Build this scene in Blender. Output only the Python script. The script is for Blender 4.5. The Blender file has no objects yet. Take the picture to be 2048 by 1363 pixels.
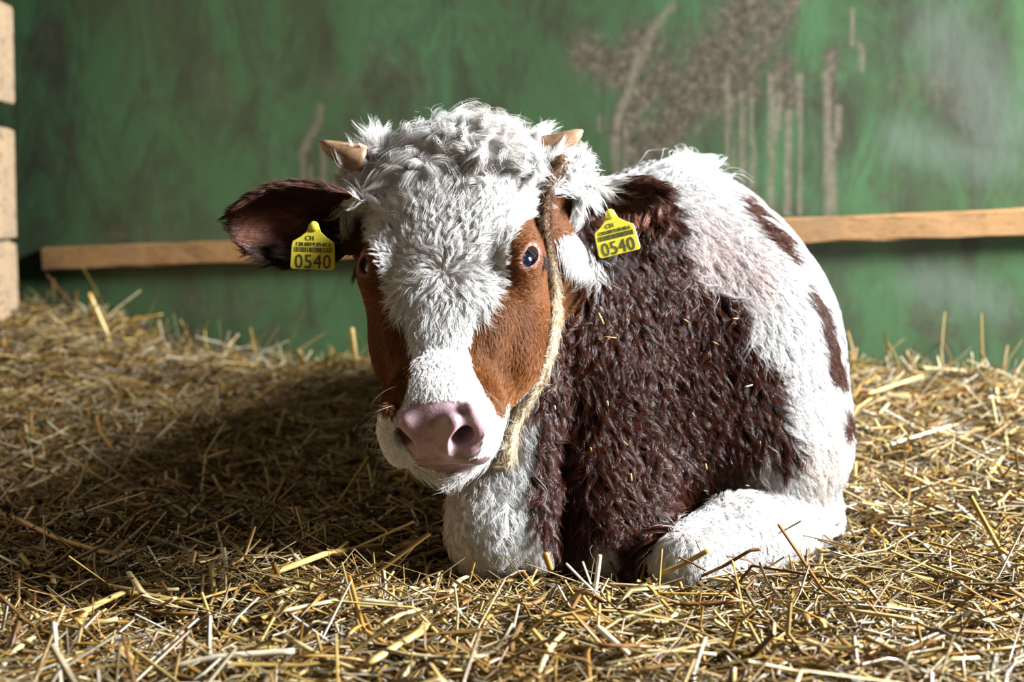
import bpy, math, random
import numpy as np
from mathutils import Matrix, Vector, kdtree

rng = np.random.default_rng(540)
random.seed(540)
scene = bpy.context.scene
COL = scene.collection

# ------------------------------------------------------------------ camera
FPX = 3413.0                       # focal length in pixels of the 2048 wide frame
PITCH = math.radians(4.7)
CAMZ = 0.39
cam_d = bpy.data.cameras.new('camera')
cam_d.sensor_width = 36.0
cam_d.lens = FPX * 36.0 / 2048.0
cam = bpy.data.objects.new('camera', cam_d)
COL.objects.link(cam)
cam.location = (0, 0, CAMZ)
cam.rotation_euler = (math.pi / 2 - PITCH, 0, 0)
cam_d.dof.use_dof = True
cam_d.dof.focus_distance = 1.70
cam_d.dof.aperture_fstop = 5.0
cam_d.clip_start = 0.05
scene.camera = cam

# ------------------------------------------------------------------ light
world = bpy.data.worlds.new('barn_air')
scene.world = world
world.use_nodes = True
bg = world.node_tree.nodes['Background']
bg.inputs[0].default_value = (0.80, 0.90, 1.0, 1)
bg.inputs[1].default_value = 0.03

def area_light(name, loc, target, sx, sy, power, col):
    d = bpy.data.lights.new(name, 'AREA')
    d.shape = 'RECTANGLE'; d.size = sx; d.size_y = sy
    d.energy = power; d.color = col
    o = bpy.data.objects.new(name, d); COL.objects.link(o)
    o.location = loc
    o.rotation_euler = (Vector(target) - Vector(loc)).to_track_quat('-Z', 'Y').to_euler()
    return o
# daylight through the open barn door, to the right and in front of the animal
area_light('barn_door_daylight', (2.40, 1.56, 1.36), (0.10, 1.90, 0.25), 0.65, 0.75, 650, (0.93, 0.97, 1.0))

scene.view_settings.view_transform = 'Standard'
scene.view_settings.look = 'None'
scene.view_settings.gamma = 1.0
scene.view_settings.use_curve_mapping = False
scene.view_settings.exposure = 0.0
scene.cycles.adaptive_threshold = 0.015
scene.cycles.max_bounces = 8
scene.cycles.transmission_bounces = 7
scene.cycles.diffuse_bounces = 2
scene.cycles.glossy_bounces = 3

# ------------------------------------------------------------------ helpers
SP, CP = math.sin(PITCH), math.cos(PITCH)
def at(px, py, Y):
    x = (px - 1024.0) / FPX; y = (681.5 - py) / FPX
    d = np.array([x, CP + y * SP, -SP + y * CP])
    return np.array([0, 0, CAMZ]) + d * (Y / d[1])
def proj(P):
    P = np.asarray(P, float); Q = P - np.array([0, 0, CAMZ])
    dep = Q[..., 1] * CP - Q[..., 2] * SP
    v = Q[..., 1] * SP + Q[..., 2] * CP
    return np.stack([1024 + FPX * Q[..., 0] / dep, 681.5 - FPX * v / dep], -1)
def unit(v):
    v = np.asarray(v, float)
    return v / np.maximum(np.linalg.norm(v, axis=-1, keepdims=True), 1e-12)
def sstep(a, b, x):
    t = np.clip((x - a) / (b - a), 0, 1); return t * t * (3 - 2 * t)

def hash01(ix, iy, iz, seed):
    h = (ix.astype(np.int64) * 374761393 + iy.astype(np.int64) * 668265263 + iz.astype(np.int64) * 1440662683 + seed * 974711) & 0xffffffff
    h = ((h ^ (h >> 13)) * 1274126177) & 0xffffffff
    h = h ^ (h >> 16)
    return (h & 0xffff) / 65535.0
def vnoise(P, scale, seed=0):
    P = np.asarray(P, float) * scale
    i = np.floor(P).astype(np.int64); f = P - i; f = f * f * (3 - 2 * f)
    out = 0
    for dx in (0, 1):
        for dy in (0, 1):
            for dz in (0, 1):
                w = (f[..., 0] if dx else 1 - f[..., 0]) * (f[..., 1] if dy else 1 - f[..., 1]) * (f[..., 2] if dz else 1 - f[..., 2])
                out = out + w * hash01(i[..., 0] + dx, i[..., 1] + dy, i[..., 2] + dz, seed)
    return out
def fbm(P, scale, seed=0, octs=4):
    s = 0; a = 0.5; t = 0
    for o in range(octs):
        s = s + a * vnoise(P, scale * 2 ** o, seed + o * 17); t += a; a *= 0.55
    return s / t
def inside(poly, X, Y):
    poly = np.asarray(poly, float); r = np.zeros(X.shape, bool)
    x0, y0 = poly[-1]
    for x1, y1 in poly:
        c = ((y1 > Y) != (y0 > Y))
        with np.errstate(divide='ignore', invalid='ignore'):
            xi = (x0 - x1) * (Y - y1) / (y0 - y1) + x1
        r ^= c & (X < xi)
        x0, y0 = x1, y1
    return r

def tag(o, label=None, cat=None, group=None, kind=None):
    if label: o['label'] = label
    if cat: o['category'] = cat
    if group: o['group'] = group
    if kind: o['kind'] = kind
    return o
def mesh_obj(name, verts, faces, mat=None, parent=None, smooth=True):
    me = bpy.data.meshes.new(name)
    verts = np.asarray(verts, np.float32)
    if isinstance(faces, np.ndarray):
        k = faces.shape[1]; n = len(faces)
        me.vertices.add(len(verts)); me.vertices.foreach_set('co', verts.ravel())
        me.loops.add(n * k); me.loops.foreach_set('vertex_index', faces.astype(np.int32).ravel())
        me.polygons.add(n)
        me.polygons.foreach_set('loop_start', np.arange(0, n * k, k, dtype=np.int32))
        me.update(calc_edges=True)
    else:
        me.from_pydata([tuple(v) for v in verts], [], faces)
    me.validate()
    if smooth:
        me.polygons.foreach_set('use_smooth', np.ones(len(me.polygons), bool))
    o = bpy.data.objects.new(name, me); COL.objects.link(o)
    if mat: me.materials.append(mat)
    if parent: o.parent = parent
    return o
def set_attr(o, name, arr, typ='FLOAT_COLOR', dom='POINT'):
    a = o.data.attributes.new(name, typ, dom)
    arr = np.asarray(arr, np.float32)
    if typ == 'FLOAT_COLOR':
        if arr.shape[1] == 3: arr = np.concatenate([arr, np.ones((len(arr), 1), np.float32)], 1)
        a.data.foreach_set('color', arr.ravel())
    elif typ == 'FLOAT_VECTOR': a.data.foreach_set('vector', arr.ravel())
    else: a.data.foreach_set('value', arr.ravel())
def empty(name, loc=(0, 0, 0)):
    o = bpy.data.objects.new(name, None); COL.objects.link(o); o.location = loc
    o.empty_display_size = 0.05
    return o
def srgb(r, g, b):
    f = lambda c: (c / 255 / 12.92) if c / 255 <= 0.04045 else ((c / 255 + 0.055) / 1.055) ** 2.4
    return np.array([f(r), f(g), f(b)])

def esr(r, g, b): return srgb(r, g, b) * 0.52
# ---- materials
def mat_new(name):
    m = bpy.data.materials.new(name); m.use_nodes = True
    nt = m.node_tree
    return m, nt, nt.nodes['Principled BSDF']
def node(nt, typ, **kw):
    n = nt.nodes.new(typ)
    for k, v in kw.items(): setattr(n, k, v)
    return n
def ramp(nt, src, stops):
    r = node(nt, 'ShaderNodeValToRGB')
    while len(r.color_ramp.elements) < len(stops): r.color_ramp.elements.new(0.5)
    for e, (p, c) in zip(r.color_ramp.elements, stops):
        e.position = p; e.color = (*c, 1) if len(c) == 3 else c
    nt.links.new(src, r.inputs[0]); return r.outputs[0]
def noise(nt, scale, detail=4, rough=0.55, vec=None, dist=0.0):
    n = node(nt, 'ShaderNodeTexNoise'); n.inputs['Scale'].default_value = scale
    n.inputs['Detail'].default_value = detail; n.inputs['Roughness'].default_value = rough
    n.inputs['Distortion'].default_value = dist
    if vec is not None: nt.links.new(vec, n.inputs['Vector'])
    return n.outputs['Fac']
def mixc(nt, fac, a, b, mode='MIX'):
    n = node(nt, 'ShaderNodeMix', data_type='RGBA', blend_type=mode)
    for sock, v in ((n.inputs[0], fac), (n.inputs[6], a), (n.inputs[7], b)):
        if hasattr(v, 'is_linked') or isinstance(v, bpy.types.NodeSocket): nt.links.new(v, sock)
        elif isinstance(v, (int, float)): sock.default_value = v
        else: sock.default_value = (*v, 1)
    return n.outputs[2]
def attr(nt, name):
    n = node(nt, 'ShaderNodeAttribute'); n.attribute_name = name; return n
def bump(nt, bsdf, h, strength, dist):
    b = node(nt, 'ShaderNodeBump'); b.inputs['Strength'].default_value = strength
    b.inputs['Distance'].default_value = dist
    nt.links.new(h, b.inputs['Height']); nt.links.new(b.outputs[0], bsdf.inputs['Normal'])

# ================================================================== SETTING
def wallY(x): return 3.08 - 0.328 * x
WU = unit(np.array([1.0, -0.328, 0])); WN = unit(np.array([-0.328, -1.0, 0]))     # along the wall, out of the wall
W0 = np.array([0, 3.08, 0.0])
def on_wall(px, py, off=0.0):
    d = at(px, py, 1.0) - np.array([0, 0, CAMZ])
    o = np.array([0, 0, CAMZ]); t = ((W0 + WN * off - o) @ WN) / (d @ WN)
    return o + d * t
def crest(x):
    return np.interp(x, [-1.6, -1.0, -.84, -.72, -.6, -.3, .2, .5, .75, .9, 1.6], [.19, .175, .160, .135, .085, .085, .10, .105, .095, .06, .05])
def ground(x, y):
    x = np.asarray(x, float); y = np.asarray(y, float)
    d = wallY(x) - y
    g = crest(x) * sstep(1.15, .10, d)
    P = np.stack([x, y, np.zeros_like(x)], -1)
    g = g + .026 * (fbm(P, 3.2, 201, 3) - .5) + .020 * (fbm(P, 11, 211, 2) - .5) * (1 + sstep(.9, .2, d)) - .006
    # pressed flat where the animal lies
    g = g - .018 * np.exp(-((y - 1.74) / .13) ** 2) * sstep(-.22, -.06, x) * sstep(.50, .36, x)
    return g

# floor: trodden litter under the loose straw
gx = np.linspace(-2.6, 2.6, 210); gy = np.linspace(-.6, 3.9, 190)
XX, YY = np.meshgrid(gx, gy, indexing='ij'); ZZ = ground(XX, YY) - .012
V = np.stack([XX, YY, ZZ], -1).reshape(-1, 3); ny = len(gy)
I = (np.arange(len(gx) - 1)[:, None] * ny + np.arange(ny - 1)[None]).ravel()
Q = np.stack([I, I + ny, I + ny + 1, I + 1], 1)
m_floor, nt, bs = mat_new('trodden_litter')
tcn = node(nt, 'ShaderNodeTexCoord'); bs.inputs['Roughness'].default_value = .9
mp = node(nt, 'ShaderNodeMapping'); mp.inputs['Scale'].default_value = (1, .35, 1); nt.links.new(tcn.outputs['Object'], mp.inputs[0])
nz = noise(nt, 160, 5, .7, mp.outputs[0], 1.5)
nt.links.new(ramp(nt, nz, [(.30, tuple(esr(18, 12, 6))), (.58, tuple(esr(50, 34, 17))), (.80, tuple(esr(100, 74, 38)))]), bs.inputs['Base Color'])
bump(nt, bs, nz, .8, .01)
tag(mesh_obj('floor', V, Q, m_floor), 'trodden litter floor under the straw', kind='structure')

# back wall: green painted panel with dried splashes
us = np.concatenate([np.linspace(-3.2, -1.35, 8)[:-1], np.arange(-1.35, 1.15, .006), np.linspace(1.15, 3.2, 8)])
zs = np.concatenate([np.arange(-.1, .02, .04), np.arange(.02, .86, .006), np.linspace(.87, 2.4, 8)])
UU, ZW = np.meshgrid(us, zs, indexing='ij')
WV = W0 + UU[..., None] * WU + ZW[..., None] * np.array([0, 0, 1.0])
WV = WV + (WN * ((fbm(np.stack([UU, ZW, 0 * UU], -1), 1.7, 301, 2) - .5) * .016)[..., None])
WV = WV.reshape(-1, 3); nzv = len(zs)
I = (np.arange(len(us) - 1)[:, None] * nzv + np.arange(nzv - 1)[None]).ravel()
Q = np.stack([I, I + 1, I + nzv + 1, I + nzv], 1)[:, ::-1]
wl = np.stack([UU.ravel(), ZW.ravel(), np.zeros(UU.size)], -1)
def wuv(px, py): p = on_wall(px, py); return np.array([(p - W0) @ WU, p[2]])
def stroke(pts, width, soft=.6, amp=.006, seed=1):
    pts = [wuv(*p) for p in pts]; best = np.full(len(wl), 9.0)
    warp = np.stack([fbm(wl, 22, seed) - .5, fbm(wl, 22, seed + 5) - .5], -1) * amp * 2
    q = wl[:, :2] + warp
    for a, b in zip(pts[:-1], pts[1:]):
        ba = b - a; t = np.clip(((q - a) @ ba) / (ba @ ba), 0, 1)
        best = np.minimum(best, np.linalg.norm(q - a - t[:, None] * ba, axis=1))
    w = width / 3413 * 3.0
    return 1 - sstep(w * (1 - soft), w * (1 + soft), best)
splash = np.zeros(len(wl))
for pts, w in (([(1500, 0), (1460, 80), (1410, 130), (1390, 190)], 74), ([(1430, 110), (1500, 130), (1540, 80), (1590, 0)], 30), ([(1400, 180), (1350, 230), (1300, 300)], 64),
               ([(1450, 130), (1460, 180)], 34), ([(1500, 140), (1500, 185)], 30), ([(1560, 130), (1575, 200)], 26), ([(1660, 110), (1665, 190)], 16), ([(1290, 90), (1255, 140), (1180, 110)], 55),
               ([(1330, 150), (1280, 200), (1250, 260)], 48), ([(1270, 300), (1330, 270)], 32), ([(430, 150), (450, 200)], 50), ([(650, 160), (700, 170)], 42), ([(750, 110), (830, 160)], 46),
               ([(90, 60), (100, 110)], 28), ([(215, 465), (330, 470)], 24), ([(1800, 170), (1900, 190)], 40), ([(370, 610), (480, 620), (520, 600)], 34), ([(1840, 620), (1900, 660)], 38), ([(540, 655), (560, 660)], 24)):
    faint = .55 if (pts[0][0] < 1000 or pts[0][0] > 1700 or pts[0][1] > 500) else 1.0
    splash = np.maximum(splash, faint * stroke(pts, w, .9, .012, int(pts[0][0])))
drip = np.zeros(len(wl))
for x, y0, y1, w in ((1453, 150, 395, 5.5), (1467, 190, 390, 3), (1486, 190, 405, 5), (1504, 190, 410, 4), (1543, 150, 425, 6), (1575, 225, 425, 6), (1600, 150, 425, 4.5), (1655, 150, 430, 7), (1252, 250, 345, 4),
                     (607, 300, 372, 6), (624, 330, 365, 3), (648, 280, 372, 5), (1725, 90, 140, 5), (1200, 230, 262, 3), (1705, 20, 90, 3), (395, 660, 700, 4)):
    drip = np.maximum(drip, stroke([(x + random.uniform(-4, 4), y0), (x + random.uniform(-3, 3), (y0 + y1) / 2), (x, y1)], w, .5, .003, int(x)))
for pts, w in (([(641, 212), (638, 245), (620, 275), (605, 310)], 9), ([(1345, 10), (1300, 70), (1270, 130), (1255, 190), (1240, 230), (1230, 280), (1232, 340)], 8), ([(1560, 190), (1558, 250), (1545, 300)], 6), ([(1676, 215), (1672, 280), (1662, 300)], 7), ([(1662, 290), (1664, 420)], 9)):
    drip = np.maximum(drip, stroke(pts, w, .5, .004, int(pts[0][0])))
dust = np.zeros(len(wl))
for pts, w in (([(1880, 60), (1950, 160), (1990, 250)], 90), ([(1800, 280), (2000, 330)], 60), ([(1850, 560), (1980, 600)], 60)):
    dust = np.maximum(dust, stroke(pts, w, .95, .02, int(pts[0][0]) + 3))
m_wall, nt, bs = mat_new('green_wall_paint')
tcn = node(nt, 'ShaderNodeTexCoord'); oc = tcn.outputs['Object']
mp = node(nt, 'ShaderNodeMapping'); mp.inputs['Scale'].default_value = (1, 1, .45); nt.links.new(oc, mp.inputs[0])
big = noise(nt, 3.2, 5, .62, mp.outputs[0], .4); mid = noise(nt, 9, 6, .70, mp.outputs[0], .8); fin = noise(nt, 70, 5, .7, oc)
c = ramp(nt, big, [(.30, tuple(.72 * esr(82, 106, 70))), (.50, tuple(.72 * esr(90, 132, 84))), (.72, tuple(.72 * esr(102, 150, 102)))])
c = mixc(nt, ramp(nt, mid, [(.44, (0, 0, 0)), (.66, (.85, .85, .85))]), c, tuple(.72 * esr(76, 70, 56)))
scf = noise(nt, 26, 6, .72, oc, .5)
c = mixc(nt, ramp(nt, scf, [(.52, (0, 0, 0)), (.70, (.60, .60, .60))]), c, tuple(.72 * esr(98, 88, 70)))
c = mixc(nt, ramp(nt, fin, [(.62, (0, 0, 0)), (.80, (.25, .25, .25))]), c, tuple(.72 * esr(130, 138, 122)))
def masked(name, src, lo, hi):
    a = attr(nt, name); mul = node(nt, 'ShaderNodeMath', operation='MULTIPLY_ADD'); nt.links.new(src, mul.inputs[0]); mul.inputs[1].default_value = .9
    ad = node(nt, 'ShaderNodeMath', operation='ADD'); nt.links.new(a.outputs['Fac'], mul.inputs[2])
    mr = node(nt, 'ShaderNodeMapRange'); nt.links.new(mul.outputs[0], mr.inputs[0]); mr.inputs[1].default_value = lo; mr.inputs[2].default_value = hi
    ml = node(nt, 'ShaderNodeMath', operation='MULTIPLY'); nt.links.new(mr.outputs[0], ml.inputs[0]); nt.links.new(a.outputs['Fac'], ml.inputs[1])
    return ml.outputs[0]
mp2 = node(nt, 'ShaderNodeMapping'); mp2.inputs['Scale'].default_value = (1, 1, .25); mp2.inputs['Rotation'].default_value = (0, .5, 0); nt.links.new(oc, mp2.inputs[0])
scr = noise(nt, 34, 5, .75, mp2.outputs[0], .8)
c = mixc(nt, ramp(nt, scr, [(.54, (0, 0, 0)), (.70, (.26, .26, .26))]), c, tuple(.72 * esr(128, 136, 118)))
c = mixc(nt, masked('dust', scr, .85, 1.9), c, tuple(.72 * esr(136, 152, 136)))
splc = ramp(nt, fin, [(.35, tuple(esr(72, 66, 54))), (.55, tuple(esr(106, 97, 82))), (.70, tuple(esr(140, 128, 110)))])
c = mixc(nt, masked('splash', mid, .62, 1.35), c, splc)
dr = attr(nt, 'drip'); drm = node(nt, 'ShaderNodeMath', operation='MULTIPLY'); nt.links.new(dr.outputs['Fac'], drm.inputs[0]); drm.inputs[1].default_value = .75
c = mixc(nt, drm.outputs[0], c, ramp(nt, fin, [(.30, tuple(esr(116, 106, 90))), (.65, tuple(esr(156, 144, 126)))]))
nt.links.new(c, bs.inputs['Base Color'])
bs.inputs['Roughness'].default_value = .55; bs.inputs['Specular IOR Level'].default_value = .35
bump(nt, bs, fin, .25, .002)
wall = mesh_obj('wall_back', WV, Q, m_wall)
set_attr(wall, 'splash', splash, 'FLOAT'); set_attr(wall, 'drip', drip, 'FLOAT'); set_attr(wall, 'dust', dust, 'FLOAT')
tag(wall, 'green painted barn wall with dried splashes and drips', kind='structure')

# ---- sawn wood
def wood_mat(name, dark, lightc, grey, axis=(1, 1, 1), wear=.5):
    m, nt, bs = mat_new(name); tcn = node(nt, 'ShaderNodeTexCoord')
    mp = node(nt, 'ShaderNodeMapping'); mp.inputs['Scale'].default_value = axis; nt.links.new(tcn.outputs['Object'], mp.inputs[0])
    g1 = noise(nt, 22, 6, .65, mp.outputs[0], 1.2); g2 = noise(nt, 90, 4, .6, mp.outputs[0], .3); k = noise(nt, 9, 3, .5, tcn.outputs['Object'], .5)
    c = ramp(nt, g1, [(.30, tuple(dark)), (.52, tuple(lightc)), (.75, tuple(lightc * .8 + dark * .2))])
    c = mixc(nt, ramp(nt, k, [(.50, (0, 0, 0)), (.72, (wear,) * 3)]), c, tuple(grey))
    c = mixc(nt, ramp(nt, g2, [(.55, (0, 0, 0)), (.8, (.4, .4, .4))]), c, tuple(dark * .6))
    nt.links.new(c, bs.inputs['Base Color']); bs.inputs['Roughness'].default_value = .75
    bump(nt, bs, g2, .4, .002)
    return m
def board(name, p0, p1, hdir, ndir, height, depth, mat, parent=None, nseg=24, wob=.0015, seed=0, origin=None):
    """sawn board from p0 to p1, centre line; rounded uneven edges"""
    p0, p1 = np.asarray(p0, float), np.asarray(p1, float); origin = p0 if origin is None else origin
    r = np.random.default_rng(seed); V = []; Fc = []
    c = .0025; H, D = height / 2, depth / 2
    prof = [(-H + c, -D), (H - c, -D), (H, -D + c), (H, D - c), (H - c, D), (-H + c, D), (-H, D - c), (-H, -D + c)]
    for i in range(nseg + 1):
        t = i / nseg; p = p0 + (p1 - p0) * t; s = 1.0 if 0 < i < nseg else .97
        for a, b in prof:
            V.append(p + hdir * (a * s + r.normal() * wob) + ndir * (b * s + r.normal() * wob * .5) - origin)
    n = len(prof)
    for i in range(nseg):
        for k in range(n):
            Fc.append((i * n + k, i * n + (k + 1) % n, (i + 1) * n + (k + 1) % n, (i + 1) * n + k))
    Fc.append(tuple(range(n))[::-1]); Fc.append(tuple(nseg * n + k for k in range(n)))
    o = mesh_obj(name, V, Fc, mat, parent, smooth=False)
    if parent is None: o.location = origin
    else: o.location = origin - np.array(parent.location)
    return o
ZUP = np.array([0, 0, 1.0])
m_batten = wood_mat('batten_wood', esr(112, 74, 36), esr(196, 148, 92), esr(140, 116, 92), (1.5, 1.5, 14), .45)
a = on_wall(91, 516.5, .014); b = on_wall(2048, 444, .014); b2 = a + (b - a) * 1.25
hd = unit(np.cross(WN, unit(b - a))); hd = hd if hd[2] > 0 else -hd
bt = board('wooden_batten', a, b2, hd, WN, .043, .026, m_batten, None, 40, .0012, 5)
tag(bt, 'long rough wooden batten nailed across the green wall behind the calf', 'batten')

# side partition of rough planks at the left edge, on a post
wl_root = empty('wall_left', at(20, 700, 3.2)); wl_root.location.z = -.05
tag(wl_root, 'side partition of rough sawn planks at the left edge', kind='structure')
m_plank = wood_mat('plank_wood', esr(96, 70, 46), esr(190, 160, 124), esr(150, 132, 112), (12, 1.2, 3), .65)
m_post = wood_mat('post_wood', esr(30, 24, 18), esr(58, 46, 34), esr(40, 36, 30), (6, 6, 1), .4)
for k, (y0, y1, xe) in enumerate(((-235, -20, 26), (12, 208, 29), (258, 476, 33), (482, 720, 38))):
    top = at(xe, y0, 3.2); bot = at(xe, y1, 3.2); mid_ = (top + bot) / 2
    pe = mid_ + np.array([-.0145, 0, 0]); ps = pe + np.array([.10, -2.3, 0.004])
    ps[0] = pe[0] + .02
    board('plank', ps, pe, ZUP, np.array([1.0, 0, 0]), top[2] - bot[2], .028, m_plank, wl_root, 46, .0016, 11 + k)
pp = at(20, 400, 3.0); 
post = board('post', np.array([-1.012, 2.98, -.1]), np.array([-1.012, 2.98, 1.3]), np.array([0, 1.0, 0]), np.array([1.0, 0, 0]), .09, .09, m_post, wl_root, 12, .001, 31)
# ================================================================== CALF
# ---- head frame: L = towards picture right, A = towards the muzzle, N = out of the face
def rotz(t): c, s = math.cos(t), math.sin(t); return np.array([[c, -s, 0], [s, c, 0], [0, 0, 1]])
def roty(t): c, s = math.cos(t), math.sin(t); return np.array([[c, 0, s], [0, 1, 0], [-s, 0, c]])
HPITCH = math.radians(46)
A0 = np.array([0, -math.cos(HPITCH), -math.sin(HPITCH)])
N0 = np.array([0, -math.sin(HPITCH), math.cos(HPITCH)])
RH = roty(math.radians(-3.0)) @ rotz(math.radians(-9.0))
HL, HA, HN = RH @ np.array([1.0, 0, 0]), RH @ A0, RH @ N0
HO = at(893, 524, 1.72)
HM = np.stack([HL, HA, HN])          # rows
def hw(l, a, n): return HO + l * HL + a * HA + n * HN

# ---- grid (finer around the head)
def axis(segs):
    out = []
    for a, b, h in segs:
        out.append(np.arange(a, b - 1e-9, h))
    return np.concatenate(out)
GX = axis([(-0.37, 0.20, 0.0021), (0.20, 0.70, 0.007)])
GY = axis([(1.44, 1.92, 0.0021), (1.92, 2.86, 0.009)])
GZ = axis([(-0.14, 0.10, 0.007), (0.10, 0.52, 0.0021), (0.52, 0.56, 0.007)])
F = np.full((len(GX), len(GY), len(GZ)), 1.0, np.float32)

def box_idx(lo, hi):
    r = []
    for g, a, b in ((GX, lo[0], hi[0]), (GY, lo[1], hi[1]), (GZ, lo[2], hi[2])):
        i0 = max(np.searchsorted(g, a) - 1, 0); i1 = min(np.searchsorted(g, b) + 1, len(g))
        r.append((i0, i1))
    return r
def apply(fn, lo, hi, k=0.02, mode='u'):
    m = k + 0.012
    (x0, x1), (y0, y1), (z0, z1) = box_idx(np.asarray(lo) - m, np.asarray(hi) + m)
    if x1 <= x0 or y1 <= y0 or z1 <= z0: return
    X = GX[x0:x1, None, None].astype(np.float32); Y = GY[None, y0:y1, None].astype(np.float32); Z = GZ[None, None, z0:z1].astype(np.float32)
    d = fn(X, Y, Z).astype(np.float32)
    c = F[x0:x1, y0:y1, z0:z1]
    if mode == 'u':
        h = np.clip(0.5 + 0.5 * (c - d) / k, 0, 1); r = c + (d - c) * h - k * h * (1 - h)
    else:
        d = -d; h = np.clip(0.5 - 0.5 * (c - d) / k, 0, 1); r = c + (d - c) * h + k * h * (1 - h)
    F[x0:x1, y0:y1, z0:z1] = r
def rcone(p, q, r0, r1, k=0.02, mode='u'):
    p = np.asarray(p, float); q = np.asarray(q, float); ba = q - p; L2 = float(ba @ ba)
    def fn(X, Y, Z):
        t = np.clip(((X - p[0]) * ba[0] + (Y - p[1]) * ba[1] + (Z - p[2]) * ba[2]) / L2, 0, 1)
        return np.sqrt((X - p[0] - t * ba[0]) ** 2 + (Y - p[1] - t * ba[1]) ** 2 + (Z - p[2] - t * ba[2]) ** 2) - (r0 + (r1 - r0) * t)
    R = max(r0, r1); apply(fn, np.minimum(p, q) - R, np.maximum(p, q) + R, k, mode)
def ell(c, radii, M=None, k=0.02, mode='u'):
    c = np.asarray(c, float); M = np.eye(3) if M is None else M; r = np.asarray(radii, float)
    def fn(X, Y, Z):
        X = X - c[0]; Y = Y - c[1]; Z = Z - c[2]
        u = [(M[i, 0] * X + M[i, 1] * Y + M[i, 2] * Z) for i in range(3)]
        k0 = np.sqrt((u[0] / r[0]) ** 2 + (u[1] / r[1]) ** 2 + (u[2] / r[2]) ** 2)
        k1 = np.sqrt((u[0] / r[0] ** 2) ** 2 + (u[1] / r[1] ** 2) ** 2 + (u[2] / r[2] ** 2) ** 2)
        return k0 * (k0 - 1) / np.maximum(k1, 1e-6)
    R = np.sqrt(((M * r[:, None]) ** 2).sum(0))
    apply(fn, c - R, c + R, k, mode)
def hell(l, a, n, radii, k=0.015, mode='u', M=None):
    ell(hw(l, a, n), radii, HM if M is None else M, k, mode)
def hcone(p, q, r0, r1, k=0.012, mode='u'): rcone(hw(*p), hw(*q), r0, r1, k, mode)

# ---- trunk (axis runs away from the camera and to the right)
BAX = unit(np.array([0.22, 1.0, 0.0])); BLAT = np.array([BAX[1], -BAX[0], 0]); BM = np.stack([BLAT, BAX, np.array([0, 0, 1.0])])
ell((0.208, 2.30, 0.175), (0.228, 0.42, 0.242), BM, 0.05)                      # barrel
ell((0.275, 2.55, 0.185), (0.19, 0.24, 0.225), BM, 0.06)                       # rump
ell((0.19, 2.08, 0.215), (0.160, 0.20, 0.212), BM, 0.06)                       # withers and ribs
ell(at(1490, 745, 2.00), (0.115, 0.15, 0.165), BM, 0.06)                       # near shoulder blade
ell(at(1535, 900, 1.965), (0.092, 0.12, 0.085), BM, 0.05)                      # upper arm
ell(at(1120, 800, 2.02), (0.11, 0.14, 0.17), BM, 0.06)                         # far shoulder
ell(at(1255, 850, 1.955), (0.128, 0.125, 0.17), None, 0.06)                    # breast
rcone(at(1080, 560, 1.90), at(1300, 620, 2.06), 0.098, 0.150, 0.05)            # neck
rcone(at(1030, 680, 1.87), at(1210, 850, 1.95), 0.070, 0.12, 0.05)             # throat
rcone(at(1180, 760, 1.90), at(1195, 1075, 1.835), 0.085, 0.060, 0.04)          # brisket
rcone(at(1030, 730, 1.83), at(1010, 930, 1.82), 0.045, 0.045, 0.03)
rcone(at(1070, 760, 1.80), at(1045, 985, 1.78), 0.016, 0.024, 0.03)            # dewlap edge
rcone(at(1050, 985, 1.78), at(1082, 1120, 1.76), 0.024, 0.013, 0.018)
rcone(at(1190, 900, 1.82), at(1210, 1090, 1.79), 0.02, 0.03, 0.03)             # folds of the brisket
rcone(at(1290, 930, 1.84), at(1265, 1110, 1.80), 0.025, 0.03, 0.03)
rcone(at(1340, 340+120, 2.10), at(1420, 480, 2.2), 0.055, 0.06, 0.06)          # withers ridge
# ---- forelegs
rcone(at(1040, 850, 1.98), at(985, 1040, 1.785), 0.060, 0.038, 0.03)
rcone(at(988, 950, 1.81), at(984, 1050, 1.78), 0.0365, 0.039, 0.03)
ell(at(982, 1078, 1.77), (0.039, 0.037, 0.046), None, 0.03)                  # far knee
rcone(at(985, 1090, 1.83), at(1030, 1110, 2.0), 0.028, 0.02, 0.015)
rcone(at(1580, 1045, 1.95), at(1475, 1085, 1.82), 0.062, 0.050, 0.012)         # near forearm
rcone(at(1475, 1085, 1.82), at(1368, 1122, 1.745), 0.050, 0.038, 0.014)
rcone(at(1385, 1135, 1.745), at(1480, 1150, 1.98), 0.028, 0.02, 0.015)
# ---- hind leg folded beside the belly, tail
ell(at(1560, 905, 2.36), (0.070, 0.17, 0.11), BM, 0.03)
rcone(at(1620, 1010, 2.30), at(1670, 1020, 2.62), 0.040, 0.035, 0.02)
rcone((0.34, 2.77, 0.30), (0.40, 2.80, 0.02), 0.03, 0.015, 0.02)

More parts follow.
